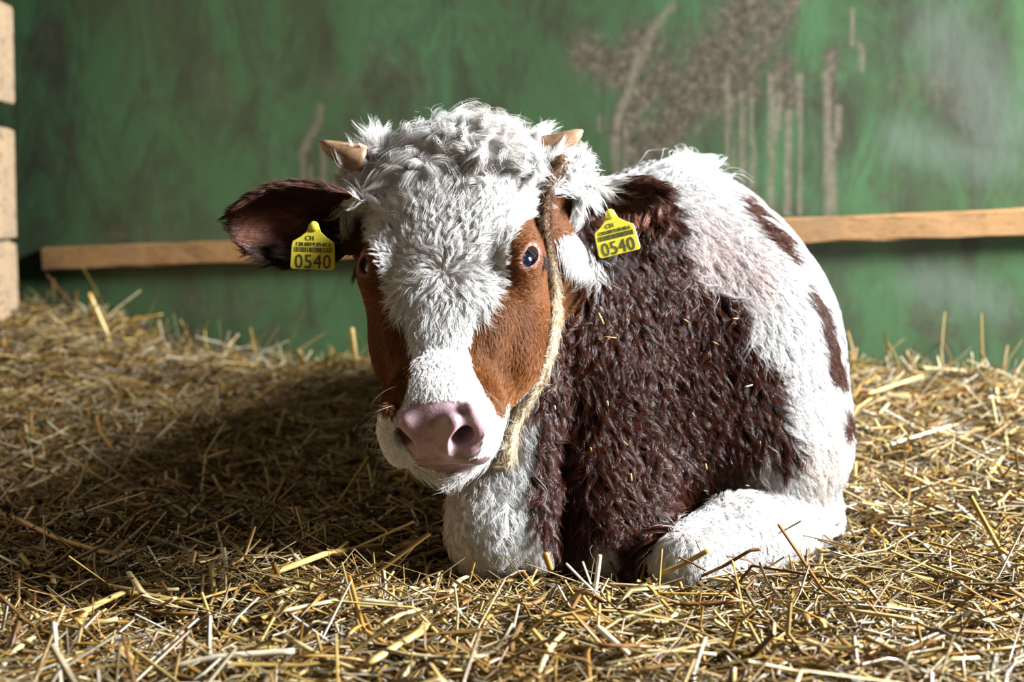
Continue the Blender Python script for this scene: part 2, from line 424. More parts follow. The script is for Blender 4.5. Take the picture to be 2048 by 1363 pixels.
# ---- skull: a loft along the head axis
TA = np.array([-.185, -.172, -.150, -.12, -.08, -.04, 0, .04, .08, .12, .155, .185, .205])
TT = np.array([-.045, -.020, .003, .016, .020, .017, .012, .004, -.003, -.008, -.012, -.022, -.04])
TB = np.array([-.075, -.100, -.125, -.150, -.165, -.165, -.156, -.146, -.134, -.122, -.110, -.090, -.06])
TW = np.array([.040, .080, .099, .100, .095, .091, .089, .079, .065, .053, .047, .040, .022])
def head_fn(X, Y, Z):
    X = X - HO[0]; Y = Y - HO[1]; Z = Z - HO[2]
    l = HL[0] * X + HL[1] * Y + HL[2] * Z; a = HA[0] * X + HA[1] * Y + HA[2] * Z; n = HN[0] * X + HN[1] * Y + HN[2] * Z
    fine = np.linspace(TA[0], TA[-1], 400)
    sm = lambda T: np.convolve(np.pad(np.interp(fine, TA, T), 14, mode='edge'), np.hanning(29) / np.hanning(29).sum(), 'valid')
    t = np.interp(a, fine, sm(TT)); b = np.interp(a, fine, sm(TB)); w = np.interp(a, fine, sm(TW))
    nc = (t + b) / 2; hn = (t - b) / 2
    v = (n - nc) / hn
    p = 2.5 + 0.7 * np.clip(-a / .05, 0, 1)
    # the bridge of the nose is narrower than the cheeks, the jaw narrower again
    wf = 1 - np.clip(a / 0.1, 0, 1) * 0.16 * np.clip(v, 0, 1) - 0.22 * np.clip(-v, 0, 1) ** 1.5
    q = (np.abs(l / (w * wf)) ** p + np.abs(v) ** p) ** (1 / p)
    d = (q - 1) * np.minimum(w, hn) * 0.85
    return np.maximum(d, np.maximum(TA[0] - a, a - TA[-1]))
hb = np.array([hw(l, a, n) for l in (-.11, .11) for a in (-.19, .21) for n in (-.17, .03)])
apply(head_fn, hb.min(0), hb.max(0), 0.035)
for s in (-1, 1):
    hell(s * .072, -.010, -.020, (.024, .036, .028), 0.02)            # orbit
    hell(s * .064, .025, -.085, (.022, .060, .045), 0.03)             # cheek muscle
    hell(s * .046, .045, -.030, (.012, .040, .016), 0.02)             # cheek bone
    hell(s * .100, -.138, -.038, (.024, .03, .03), 0.025)             # horn base swelling
    hell(s * .036, .160, -.054, (.0245, .046, .037), 0.016)           # upper lip pads
    hcone((s * .050, .01, -.120), (s * .018, .145, -.088), .034, .020, 0.025)   # jaw bones
hell(0, -.150, -.012, (.055, .035, .030), 0.03)                       # poll
hell(0, .168, -.030, (.046, .041, .034), 0.016)                       # nose
hell(0, .158, -.012, (.038, .042, .020), 0.016)
hell(0, .160, -.091, (.037, .040, .020), 0.012)                       # chin
# mouth line
hcone((-.034, .196, -.0745), (0, .210, -.0755), .0026, .0034, .004, 's')
hcone((0, .210, -.0755), (.034, .196, -.0745), .0034, .0026, .004, 's')
for s in (-1, 1):
    hcone((s * .034, .196, -.0745), (s * .058, .148, -.064), .0026, .0020, .004, 's')
    # inner rim, outer wing, then the comma shaped opening between them
    f = 1.0 if s > 0 else .86
    hcone((s * .0175 * f, .202, -.030), (s * .0250 * f, .197, -.004), .0075, .0055, .016)
    hcone((s * .0400, .184, -.002), (s * .0450, .186, -.032), .0070, .0090, .010)
    hcone((s * .0265 * f, .213, -.036), (s * .0330 * f, .208, -.018), .0088, .0088, .004, 's')
    hcone((s * .0330 * f, .208, -.018), (s * .0400 * f, .198, .001), .0085, .0036, .004, 's')
    hcone((s * .0310 * f, .206, -.024), (s * .024, .150, -.030), .0110, .0080, .005, 's')
# groove under the nose
hcone((0, .2130, -.042), (0, .2130, -.070), .0022, .0020, .006, 's')

# ---- eyes
EYE_R = 0.0170
EYES = []; EYEM = []
for s in (-1, 1):
    c = np.array([s * .0725, -.004, -.0115])
    out = unit(np.array([s * .72, .10, .70]))
    EYES.append((s, c, out))
    ell(hw(*c), (EYE_R + .0042,) * 3, HM, 0.008)
    # almond opening
    e_a = unit(np.array([s * -.32, 1.0, .10])); e_a = unit(e_a - out * (e_a @ out)); e_b = np.cross(out, e_a)
    M = np.stack([e_a, e_b, out]) @ HM; EYEM.append(M)
    ell(hw(*(c + out * .016)), (.0140, .0074, .016), M, 0.003, 's')

# ---- ears: cupped leaves
EARS = {}
def ear(side, base, tip, up, ln, wmax, face):
    E = unit(tip - base); S = unit(up - E * (up @ E)); T = np.cross(E, S)
    if T @ face < 0: T = -T
    EARS[side] = (base, E, S, T, ln, wmax)
    te = np.array([-.12, 0, .12, .3, .5, .7, .85, .95, 1.0, 1.06]) * ln
    tw = np.array([.50, .60, .78, .94, 1.0, .92, .73, .49, .27, .04]) * wmax
    def fn(X, Y, Z):
        X = X - base[0]; Y = Y - base[1]; Z = Z - base[2]
        e = E[0] * X + E[1] * Y + E[2] * Z; s = S[0] * X + S[1] * Y + S[2] * Z; t = T[0] * X + T[1] * Y + T[2] * Z
        w = np.interp(e, te, tw); f = np.clip(e / ln, 0, 1)
        cup = wmax * (1.0 - .25 * f)
        # the upper edge rolls over towards the viewer
        sn = s / np.maximum(w, .002)
        sc = np.clip(sn, -1.15, 1.15); t0 = cup * (sc ** 2 - .55) + wmax * .20 * sc
        th = .0052 - .0015 * f
        gr = (2 * cup * sc + wmax * .20) / np.maximum(w, .006)
        d1 = (np.abs(t - t0) - th) / np.sqrt(1 + gr * gr)
        d2 = (np.abs(s) - w) * .7
        d3 = e - ln * (1.0 - .04 * sn ** 2)
        d4 = te[0] - e
        k = .004
        h = np.clip(0.5 - 0.5 * (d1 - d2) / k, 0, 1); m = d1 + (d2 - d1) * h + k * h * (1 - h)
        h = np.clip(0.5 - 0.5 * (m - d3) / .008, 0, 1); m = m + (d3 - m) * h + .008 * h * (1 - h)
        return np.maximum(m, d4)
    pts = np.array([base + e * E + s * S + t * T for e in (-.15 * ln, 1.05 * ln) for s in (-wmax, wmax) for t in (-wmax, wmax)])
    apply(fn, pts.min(0), pts.max(0), 0.010)
ear(1, at(1105, 425, 1.845), at(1362, 404, 1.865), np.array([0.05, -.25, 1.0]), 0.138, 0.0385, np.array([0, -1, -.35]))
ear(-1, at(715, 445, 1.805), at(468, 440, 1.760), np.array([-.1, -.25, 1.0]), 0.137, 0.047, np.array([.25, -1, -.35]))
hell(.088, -.075, -.060, (.028, .030, .03), 0.02)
hell(-.088, -.075, -.060, (.028, .030, .03), 0.02)

for p_ in (at(728, 326, 1.838), at(1082, 310, 1.848)): ell(p_, (.021, .020, .016), None, 0.02)      # horn roots

# ---- surface extraction (surface nets)
def surface_nets(F, gx, gy, gz):
    S = F < 0
    cnt = np.zeros(tuple(n - 1 for n in F.shape), np.uint8)
    sl = lambda d: tuple(slice(i, (-1 if i == 0 else None)) for i in d)
    cor = [(i, j, k) for i in (0, 1) for j in (0, 1) for k in (0, 1)]
    for c in cor: cnt += S[sl(c)]
    act = np.argwhere((cnt > 0) & (cnt < 8))
    idx = np.full(cnt.shape, -1, np.int32); idx[tuple(act.T)] = np.arange(len(act))
    V = np.zeros((len(act), 3)); W = np.zeros(len(act))
    G = (gx, gy, gz)
    for ax in range(3):
        for o1 in (0, 1):
            for o2 in (0, 1):
                a = act.copy(); others = [i for i in range(3) if i != ax]
                a[:, others[0]] += o1; a[:, others[1]] += o2
                b = a.copy(); b[:, ax] += 1
                fa = F[tuple(a.T)].astype(float); fb = F[tuple(b.T)].astype(float)
                m = (fa < 0) != (fb < 0)
                t = fa / np.where(m, fa - fb, 1)
                p = np.stack([G[i][a[:, i]] for i in range(3)], 1); q = np.stack([G[i][b[:, i]] for i in range(3)], 1)
                V[m] += (p + (q - p) * t[:, None])[m]; W[m] += 1
    V /= W[:, None]
    Q = []
    for ax in range(3):
        o = [i for i in range(3) if i != ax]
        lo = [slice(1, -1)] * 3; lo[ax] = slice(0, -1); hi = [slice(1, -1)] * 3; hi[ax] = slice(1, None)
        A, B = S[tuple(lo)], S[tuple(hi)]
        e = np.argwhere(A != B)
        ins = A[tuple(e.T)]
        e = e + np.array([0 if i == ax else 1 for i in range(3)])
        q = []
        for d1, d2 in ((-1, -1), (0, -1), (0, 0), (-1, 0)):
            c = e.copy(); c[:, o[0]] += d1; c[:, o[1]] += d2; q.append(idx[tuple(c.T)])
        q = np.stack(q, 1)
        flip = ins if ax != 1 else ~ins
        q[~flip] = q[~flip][:, ::-1]
        Q.append(q)
    return V, np.concatenate(Q)
BV, BQ = surface_nets(F, GX, GY, GZ)
del F
# keep the largest connected shell
def largest(V, Q):
    lab = np.arange(len(V))
    while True:
        m = lab[Q].min(1); new = lab.copy()
        for c in range(4): np.minimum.at(new, Q[:, c], m)
        new = new[new]
        if (new == lab).all(): break
        lab = new
    u, c = np.unique(lab, return_counts=True); keep = lab == u[c.argmax()]
    mp = np.cumsum(keep) - 1
    return V[keep], mp[Q[keep[Q].all(1)]]
BV, BQ = largest(BV, BQ)
def vnormals(V, Q):
    n = np.cross(V[Q[:, 2]] - V[Q[:, 0]], V[Q[:, 3]] - V[Q[:, 1]])
    N = np.zeros_like(V)
    for c in range(4): np.add.at(N, Q[:, c], n)
    return unit(N)
def smooth(V, Q, it, lam):
    E = np.concatenate([Q[:, [0, 1]], Q[:, [1, 2]], Q[:, [2, 3]], Q[:, [3, 0]]]); 
    deg = np.bincount(E.ravel(), minlength=len(V)).astype(float)
    for _ in range(it):
        A = np.zeros_like(V)
        for c in range(3):
            A[:, c] = np.bincount(E[:, 0], V[E[:, 1], c], len(V)) + np.bincount(E[:, 1], V[E[:, 0], c], len(V))
        V = V + lam * (A / deg[:, None] - V)
    return V
BV = smooth(BV, BQ, 2, 0.5)
BN = vnormals(BV, BQ)
print('calf verts', len(BV))
calf = empty('calf', (0.2, 2.1, 0.0))
tag(calf, 'brown and white calf with curly white forehead lying in the straw facing the camera', 'calf')
# ------------------------------------------------------------------ coat colours and zones
def head_local(P): return (P - HO) @ HM.T
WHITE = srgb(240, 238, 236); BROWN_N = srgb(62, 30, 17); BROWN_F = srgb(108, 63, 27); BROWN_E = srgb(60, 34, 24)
PINK = srgb(166, 136, 142); PALE = srgb(240, 214, 204)
FACE_R = [(1092, 330), (1078, 372), (1062, 400), (1040, 440), (1022, 480), (1005, 540), (988, 575), (968, 606), (948, 650), (938, 690), (943, 730), (962, 770), (984, 800),
          (1000, 830), (1020, 824), (1040, 822), (1075, 785), (1100, 745), (1106, 650), (1140, 560), (1190, 480), (1190, 350), (1118, 336)]
FACE_L = [(690, 395), (722, 425), (745, 490), (775, 555), (800, 590), (812, 640), (822, 700), (826, 750), (806, 800), (785, 835), (730, 800), (690, 600), (660, 450)]
CHEST = [(1085, 395), (1095, 500), (1112, 600), (1098, 700), (1078, 830), (1075, 900), (1055, 960), (1050, 1005), (1075, 1050), (1100, 1085), (1130, 1130), (1160, 1120), (1190, 1085),
         (1207, 1040), (1222, 1085), (1245, 1125), (1300, 1110), (1340, 1060), (1372, 1010), (1365, 985), (1385, 985), (1400, 992), (1440, 970), (1490, 930), (1528, 885), (1532, 850), (1545, 865),
         (1540, 925), (1565, 925), (1605, 885), (1580, 870), (1552, 835), (1545, 760), (1522, 705), (1500, 675), (1475, 650), (1492, 640), (1478, 608), (1440, 590), (1398, 575), (1382, 555),
         (1362, 500), (1345, 455), (1335, 425), (1300, 380), (1180, 360), (1120, 340)]
SPOTS = [[(1458, 378), (1492, 390), (1534, 434), (1570, 474), (1602, 530), (1576, 520), (1520, 465), (1480, 418)],
         [(1600, 545), (1632, 570), (1660, 640), (1680, 705), (1690, 775), (1656, 768), (1642, 700), (1626, 630)],
         [(1676, 620), (1712, 645), (1730, 730), (1730, 800), (1698, 790), (1690, 700)],
         [(1592, 738), (1610, 762), (1614, 790), (1634, 828), (1610, 826), (1595, 790)],
         [(1690, 812), (1716, 825), (1700, 875), (1674, 885), (1680, 845)]]
NOSE = [(796, 822), (828, 804), (880, 798), (930, 803), (960, 822), (972, 850), (968, 885), (958, 908), (930, 922), (840, 924), (812, 900), (790, 850)]
LIPS = [(832, 920), (900, 922), (985, 914), (975, 930), (935, 942), (880, 944), (848, 936)]
def ear_zone(P):
    z = np.zeros(len(P), int); ee = np.zeros(len(P)); ss = np.zeros(len(P)); tt = np.zeros(len(P))
    for side, (b, E, S, T, ln, w) in EARS.items():
        Q = P - b; e = Q @ E / ln; s = Q @ S / w; t = Q @ T / w
        m = (e > 0.10) & (e < 1.1) & (np.abs(s) < 1.25) & (np.abs(t) < 1.3)
        z[m] = side; ee[m] = e[m]; ss[m] = s[m]; tt[m] = t[m]
    return z, ee, ss, tt
EYEP = [hw(*c) for s, c, o in EYES]
def coat(P, N):
    """colour and zone weights of the coat at points P with normals N"""
    jit = (np.stack([fbm(P, 55, 3), fbm(P, 55, 9), fbm(P, 55, 14)], -1) - .5)
    px = proj(P + jit * 0.022)
    px2 = proj(P + jit * 0.008)
    X, Y = px[:, 0], px[:, 1]; Xf, Yf = px2[:, 0], px2[:, 1]
    h = head_local(P)
    zear, ee, es, et = ear_zone(P)
    is_head = (np.abs(h[:, 0]) < .125) & (h[:, 1] > -.20) & (h[:, 2] > -.175) & (P[:, 1] < 1.87) & (zear == 0) & (h[:, 1] > -.19) & ~((h[:, 2] < -.12) & (h[:, 0] > .06)) & ~((h[:, 2] < -.125) & (h[:, 1] > .03))
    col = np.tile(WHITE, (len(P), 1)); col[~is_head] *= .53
    chest = inside(CHEST, X, Y) & ~is_head & (P[:, 1] < 2.12)
    col[chest] = BROWN_N * (.8 + .5 * fbm(P[chest], 30, 5))[:, None]
    spots = np.zeros(len(P), bool)
    for sp in SPOTS: spots |= inside(sp, X, Y)
    pk = np.exp(-(((X - 1420) / 80) ** 2 + ((Y - 510) / 90) ** 2)) + .7 * np.exp(-(((X - 1520) / 45) ** 2 + ((Y - 560) / 60) ** 2))
    pk = np.clip(pk, 0, 1)[:, None] * .75 * (~is_head & ~chest)[:, None]
    col = col * (1 - pk) + col * np.array([1.02, .80, .76]) * pk
    spots &= ~is_head & (N[:, 0] > 0) & (P[:, 1] > 1.90)
    # the pattern goes on over the hidden flank and rump
    far = (P[:, 1] > 2.1) & (P[:, 0] < .2) & (fbm(P, 5, 31, 2) > .55); spots |= far
    col[spots] = BROWN_N
    face = (inside(FACE_R, Xf, Yf) | inside(FACE_L, Xf, Yf)) & is_head
    back = is_head & (h[:, 2] < -.06) & (h[:, 1] < .06); face |= back
    col[face] = BROWN_F * (.78 + .45 * fbm(P[face], 40, 6))[:, None]
    up = np.clip((.12 - h[:, 1]) / .2, 0, 1)
    col[face] *= (1 - .25 * sstep(.4, .9, up[face]))[:, None]
    # ears
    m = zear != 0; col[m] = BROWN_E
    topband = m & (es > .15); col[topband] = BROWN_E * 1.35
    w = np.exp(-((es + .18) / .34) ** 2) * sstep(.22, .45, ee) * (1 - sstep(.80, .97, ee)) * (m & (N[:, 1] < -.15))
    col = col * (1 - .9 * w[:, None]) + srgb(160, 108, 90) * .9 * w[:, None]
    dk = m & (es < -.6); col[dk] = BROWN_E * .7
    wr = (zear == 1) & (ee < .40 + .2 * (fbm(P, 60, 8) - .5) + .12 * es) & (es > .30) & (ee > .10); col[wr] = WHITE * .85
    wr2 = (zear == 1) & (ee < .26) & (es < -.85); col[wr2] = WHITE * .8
    # nose and lips
    nose = inside(NOSE, Xf, Yf) & is_head & (h[:, 1] > .13); lips = inside(LIPS, Xf, Yf) & is_head & (h[:, 1] > .12)
    mot = fbm(P, 120, 41)
    col[nose] = (PINK * (1 - .30 * sstep(.45, .7, mot))[:, None])[nose]
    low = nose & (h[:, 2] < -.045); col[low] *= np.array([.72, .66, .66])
    col[lips] = srgb(140, 108, 108)
    ed = np.minimum(*[np.linalg.norm(P - e, axis=1) for e in EYEP])
    er = np.full(len(P), 9.0)
    for c_, M_ in zip(EYEP, EYEM):
        q_ = (P - c_) @ M_.T; e_ = np.sqrt((q_[:, 0] / .0140) ** 2 + (q_[:, 1] / .0074) ** 2); e_[(np.linalg.norm(P - c_, axis=1) > .03) | (q_[:, 2] < 0)] = 9; er = np.minimum(er, e_)
    we = (1 - sstep(1.2, 1.5, er))[:, None] * .8; we[~is_head] = 0
    col = col * (1 - we) + srgb(150, 106, 96) * we
    # stable dirt on the white coat
    d = sstep(.50, .75, fbm(P, 9, 77)) * .35
    wm = (~chest & ~spots & ~face & (zear == 0) & ~nose & ~is_head)
    col[wm] = (col * (1 - d[:, None]) + srgb(214, 186, 160) * d[:, None])[wm]
    return dict(col=np.clip(col, 0, 1), head=is_head, ear=zear, ee=ee, es=es, chest=chest, face=face, nose=nose | lips, eye=ed, h=h, spots=spots, er=er)

# ---- body mesh
m_skin, nt, bs = mat_new('calf_skin')
nt.links.new(attr(nt, 'coat').outputs['Color'], bs.inputs['Base Color'])
rg = attr(nt, 'wet'); mr = node(nt, 'ShaderNodeMapRange'); nt.links.new(rg.outputs['Fac'], mr.inputs[0])
mr.inputs[3].default_value = .75; mr.inputs[4].default_value = .32
nt.links.new(mr.outputs[0], bs.inputs['Roughness'])
bs.inputs['Subsurface Weight'].default_value = .15
bs.inputs['Subsurface Radius'].default_value = (.006, .003, .002); bs.inputs['Subsurface Scale'].default_value = 1.0
tcn = node(nt, 'ShaderNodeTexCoord')
bump(nt, bs, noise(nt, 420, 3, .6, tcn.outputs['Object']), .25, .0015)
body = mesh_obj('body', BV - np.array(calf.location), BQ, m_skin, calf)
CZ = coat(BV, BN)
set_attr(body, 'coat', np.where(CZ['chest'][:, None], CZ['col'] * .55, CZ['col']))   # skin under the chest hair painted darker, as shade in the gaps between clumps
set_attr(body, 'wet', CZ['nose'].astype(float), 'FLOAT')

# ---- eyes, lashes, horns
def sphere(name, c, r, mat, parent, sub=4, M=None, sc=(1, 1, 1)):
    import bmesh
    bm = bmesh.new(); bmesh.ops.create_icosphere(bm, subdivisions=sub, radius=1)
    V = np.array([v.co[:] for v in bm.verts]); Fc = [[v.index for v in f.verts] for f in bm.faces]; bm.free()
    V = V * r * np.array(sc)
    if M is not None: V = V @ M
    return mesh_obj(name, V + c, Fc, mat, parent)
CL = np.array(calf.location)
m_eye, nt, bs = mat_new('calf_eye')
bs.inputs['Roughness'].default_value = .03; bs.inputs['IOR'].default_value = 1.45
bs.inputs['Coat Weight'].default_value = 1.0; bs.inputs['Coat Roughness'].default_value = .02
nt.links.new(attr(nt, 'iris').outputs['Color'], bs.inputs['Base Color'])
for s, c, out in EYES:
    o = sphere('eyeball', hw(*c) - CL, EYE_R, m_eye, calf, 5)
    V = np.empty(len(o.data.vertices) * 3, np.float32); o.data.vertices.foreach_get('co', V); V = V.reshape(-1, 3)
    look = unit(unit(out @ HM) * .7 + unit(np.array([0, 0, CAMZ]) - hw(*c)) * .45)
    d = unit(V + CL - hw(*c)) @ look
    col = np.where((d > .30)[:, None], np.array([.004, .006, .012]), np.array([.16, .12, .12]))
    col = np.where(((d > .20) & (d <= .30))[:, None], np.array([.03, .02, .02]), col)
    set_attr(o, 'iris', col)
    tag(o, 'dark glossy eye')
m_horn, nt, bs = mat_new('horn'); bs.inputs['Roughness'].default_value = .45
tcn = node(nt, 'ShaderNodeTexCoord')
nt.links.new(ramp(nt, noise(nt, 60, 4, .6, tcn.outputs['Object']), [(.3, tuple(srgb(104, 72, 46))), (.7, tuple(srgb(160, 130, 100)))]), bs.inputs['Base Color'])
def tube(path, radii, n=12, cap=True):
    path = np.asarray(path, float); V = []; Fc = []
    T = np.gradient(path, axis=0); T = unit(T)
    ref = np.array([0, 0, 1.0]) if abs(T[0, 2]) < .9 else np.array([1.0, 0, 0])
    for i, (p, r) in enumerate(zip(path, radii)):
        u = unit(np.cross(T[i], ref)); v = np.cross(T[i], u)
        for k in range(n):
            a = 2 * math.pi * k / n; V.append(p + r * (math.cos(a) * u + math.sin(a) * v))
    for i in range(len(path) - 1):
        for k in range(n):
            k2 = (k + 1) % n; Fc.append((i * n + k, i * n + k2, (i + 1) * n + k2, (i + 1) * n + k))
    if cap: Fc.append(tuple(range(n))[::-1]); Fc.append(tuple((len(path) - 1) * n + k for k in range(n)))
    return V, Fc
for b0, t0, Yb in (((1088, 304), (1166, 260), 1.83), ((724, 319), (638, 284), 1.82)):
    b = at(*b0, Yb); t = at(*t0, Yb - .005); mid = (b + t) / 2 + np.array([0, -.004, -.003])
    ts = np.linspace(0, 1, 10)[:, None]
    path = (1 - ts) ** 2 * b + 2 * ts * (1 - ts) * mid + ts ** 2 * t
    rad = .0165 * (1 - ts[:, 0] ** 1.6) ** .55 * (1 - .35 * ts[:, 0]) + .0012
    V, Fc = tube(path - CL, rad, 14)
    tag(mesh_obj('horn', V, Fc, m_horn, calf), 'stubby pale horn bud')

# ------------------------------------------------------------------ hair
def hair_mat(name, rough, spec):
    m, nt, bs = mat_new(name)
    nt.links.new(attr(nt, 'hair_colour').outputs['Color'], bs.inputs['Base Color'])
    bs.inputs['Roughness'].default_value = rough
    bs.inputs['Specular IOR Level'].default_value = spec
    return m
m_dry = hair_mat('coat_hair', .50, .14)
m_wet = hair_mat('wet_hair', .20, .27)

BT = np.concatenate([BQ[:, [0, 1, 2]], BQ[:, [0, 2, 3]]])
_tc = BV[BT].mean(1); _ta = np.linalg.norm(np.cross(BV[BT[:, 1]] - BV[BT[:, 0]], BV[BT[:, 2]] - BV[BT[:, 0]]), axis=1) / 2
_tn = unit(BN[BT].mean(1)); _tz = {k: (v[BT[:, 0]]) for k, v in CZ.items()}
_tpx = proj(_tc)
_view = np.clip(.35 + (_tn * unit(np.array([0, 0, CAMZ]) - _tc)).sum(1), 0.02, 1) ** .6
_view *= np.where((_tc[:, 2] < -.03), 0, 1)
def sample(w, n):
    p = w * _ta; p = p / p.sum()
    ti = rng.choice(len(BT), n, p=p)
    r1 = np.sqrt(rng.random(n)); r2 = rng.random(n); b = np.stack([1 - r1, r1 * (1 - r2), r1 * r2], 1)
    P = (BV[BT[ti]] * b[..., None]).sum(1); N = unit((BN[BT[ti]] * b[..., None]).sum(1))
    return P, N
def tangent(v, N): return unit(v - N * (v * N).sum(-1, keepdims=True))

def grow(name, P, N, flow, length, lift, col, mat, radius, guides=2000, clump=.6, wave=.0, wlen=.02, K=7, jitter=.12, droop=.0, label=None, curl=0.0, tint=.12, parent=None):
    n = len(P)
    g = rng.choice(n, min(guides, n), replace=False)
    kd = kdtree.KDTree(len(g))
    for i, gi in enumerate(g): kd.insert(P[gi], i)
    kd.balance()
    near = np.fromiter((kd.find(p)[1] for p in P.tolist()), np.int64, n)
    GP, GN = P[g], N[g]; gl = np.asarray(length)[g] if np.ndim(length) else np.full(len(g), length)
    gf = tangent(flow[g] + .10 * rng.normal(size=(len(g), 3)), GN)
    side = np.cross(GN, gf)
    ph = rng.random(len(g)) * 6.28; am = wave * (.5 + rng.random(len(g))); fr = 2 * math.pi * gl / (wlen * (.7 + .6 * rng.random(len(g))))
    cu = curl * rng.normal(size=len(g))
    s = np.linspace(0, 1, K)
    lf = (lift if np.ndim(lift) == 0 else lift[g]) * np.ones(len(g))
    GC = np.zeros((len(g), K, 3))
    for k, t in enumerate(s):
        ang = cu * t
        f = gf * np.cos(ang)[:, None] + side * np.sin(ang)[:, None]
        # integrated turning path
        base = GC[:, k - 1] if k else np.zeros((len(g), 3))
        up = lf * (1 - 1.25 * t)
        dirn = unit(f + GN * up[:, None] + np.array([0, 0, -1.0]) * (droop * t))
        GC[:, k] = base + (dirn * (gl / (K - 1))[:, None] if k else 0)
    wv = (np.sin(fr[:, None] * s + ph[:, None]) - np.sin(ph)[:, None]) * am[:, None] * np.minimum(1, s * 2)
    wu = (np.cos(fr[:, None] * s + ph[:, None]) - np.cos(ph)[:, None]) * am[:, None] * np.minimum(1, s * 2) * .5
    GC = GC + side[:, None] * wv[..., None] + GN[:, None] * np.abs(wu)[..., None]
    ratio = (np.asarray(length) if np.ndim(length) else np.full(n, length)) / gl[near] * (.65 + .5 * rng.random(n))
    off = P - GP[near]
    C = P[:, None] + GC[near] * ratio[:, None, None] - off[:, None] * (clump * s ** 1.1)[None, :, None]
    rd = rng.normal(size=(n, 3)) ; L = (np.asarray(length) if np.ndim(length) else np.full(n, length))
    C = C + (tangent(rd, N) * (jitter * L)[:, None])[:, None] * (s ** 1.3)[None, :, None]
    C += N[:, None] * (.0002 + .0006 * s)[None, :, None]
    hc = bpy.data.hair_curves.new(name)
    hc.add_curves([K] * n)
    C = (C - (CL if parent is None else np.array(parent.location))).astype(np.float32)
    hc.attributes['position'].data.foreach_set('vector', C.ravel())
    r = hc.attributes.new('radius', 'FLOAT', 'POINT') if 'radius' not in hc.attributes else hc.attributes['radius']
    prof = np.clip(1.0 - .85 * s ** 2, .1, 1)
    rr = (np.asarray(radius) * np.ones(n))[:, None] * (.7 + .6 * rng.random(n))[:, None] * prof
    r.data.foreach_set('value', rr.astype(np.float32).ravel())
    a = hc.attributes.new('hair_colour', 'FLOAT_COLOR', 'CURVE')
    gt = (1 - tint * rng.random(len(g)) ** 1.5)[near][:, None]
    cc = np.clip(col * (.88 + .24 * rng.random(n))[:, None] * gt ** np.array([1.0, 1.12, 1.3]), 0, .97)
    a.data.foreach_set('color', np.concatenate([cc, np.ones((n, 1))], 1).astype(np.float32).ravel())
    hc.materials.append(mat)
    o = bpy.data.objects.new(name, hc); COL.objects.link(o); o.parent = calf if parent is None else parent
    o['kind'] = 'stuff'
    if label: o['label'] = label
    return o

Hs = 1.0     # hair count scale
hz, ez, cz = _tz['head'], _tz['ear'] != 0, _tz['chest']
bare = _tz['nose'] | (_tz['er'] < 1.12) | (_tz['eye'] < .0205)
h = _tz['h']
# --- face
P, N = sample(hz * _view * ~bare * np.where(_tz['eye'] < .032, 1.5, 1), int(150000 * Hs))
Z = coat(P, N); hl = Z['h']
aw = .020
rad = np.stack([hl[:, 0], hl[:, 1] - aw], 1); rad = unit(rad + 1e-5)
bel = sstep(.0, .05, hl[:, 1])
rad[:, 0] *= (1 - .55 * bel)
fl = rad[:, :1] * HL + rad[:, 1:] * HA + hl[:, :1] * 0
fl = fl - HN * (np.clip(np.abs(hl[:, 0]) - .06, 0, 1) * 6)[:, None]
white_up = ~Z['face'] & (hl[:, 1] < .045 + .012 * rng.normal(size=len(P))) & (hl[:, 1] > -.21)
L = np.where(Z['face'], .0075, np.interp(hl[:, 1], [.03, .06, .10, .125, .14], [.017, .014, .010, .006, .0045])); L = np.where((hl[:, 1] > .10) & (hl[:, 2] < -.085), .012, L)
L *= np.where(Z['eye'] < .035, .4, 1) * (.6 + .8 * fbm(P, 60, 91))
lift = np.where(Z['face'], .14, .12)
k = ~white_up
grow('face_hair', P[k], N[k], fl[k], L[k], lift[k], Z['col'][k], m_dry, .00013, 9000, .25, .0007, .020, 6, .09)
k = white_up & (np.minimum(np.hypot(proj(P)[:, 0] - 712, proj(P)[:, 1] - 314), np.hypot(proj(P)[:, 0] - 1100, proj(P)[:, 1] - 298)) > 34)
L = .025 + .014 * sstep(.03, -.10, hl[:, 1]) + .008 * fbm(P, 50, 95)
_q = proj(P); L *= np.where((_q[:, 0] < 750) & (_q[:, 1] > 345), .40, 1) * np.interp(Z['eye'], [.026, .060], [.28, 1]) * np.interp(np.hypot(hl[:, 0], hl[:, 1] - aw), [0, .035], [.5, 1])
grow('forehead_hair', P[k], N[k], fl[k], L[k], (.035 + .25 * sstep(-.07, -.13, hl[:, 1]))[k], Z['col'][k], m_dry, .00013, 5000, .40, .0026, .030, 10, .04, curl=.32, tint=.28)
# --- long curls on the poll and between the horns
hornd = np.minimum(np.hypot(_tpx[:, 0] - 715, _tpx[:, 1] - 318), np.hypot(_tpx[:, 0] - 1096, _tpx[:, 1] - 302))
P, N = sample((hz * ~_tz['face'] * sstep(-.085, -.13, h[:, 1]) * (h[:, 2] > -.10)) * _view * sstep(22, 48, hornd), int(26000 * Hs))
Z = coat(P, N); hl = Z['h']
rad = unit(np.stack([hl[:, 0] * 1.3, hl[:, 1] + .06], 1) + 1e-5)
fl = rad[:, :1] * HL + rad[:, 1:] * HA + .3 * np.array([0, -.5, -1.0])
tint = WHITE * .97
mix = (sstep(.55, .75, fbm(P, 22, 5)) * .5)[:, None]
_q = proj(P); _hd = np.minimum(np.hypot(_q[:, 0] - 715, _q[:, 1] - 318), np.hypot(_q[:, 0] - 1096, _q[:, 1] - 302))
grow('poll_curls', P, N, fl, (.034 + .022 * rng.random(len(P))) * np.interp(_hd, [35, 120], [.35, 1]), .70, tint * (1 - mix) + srgb(190, 160, 130) * mix, m_dry, .00018, 300, .88, .0060, .030, 14, .05, .20, curl=1.6, tint=.25)
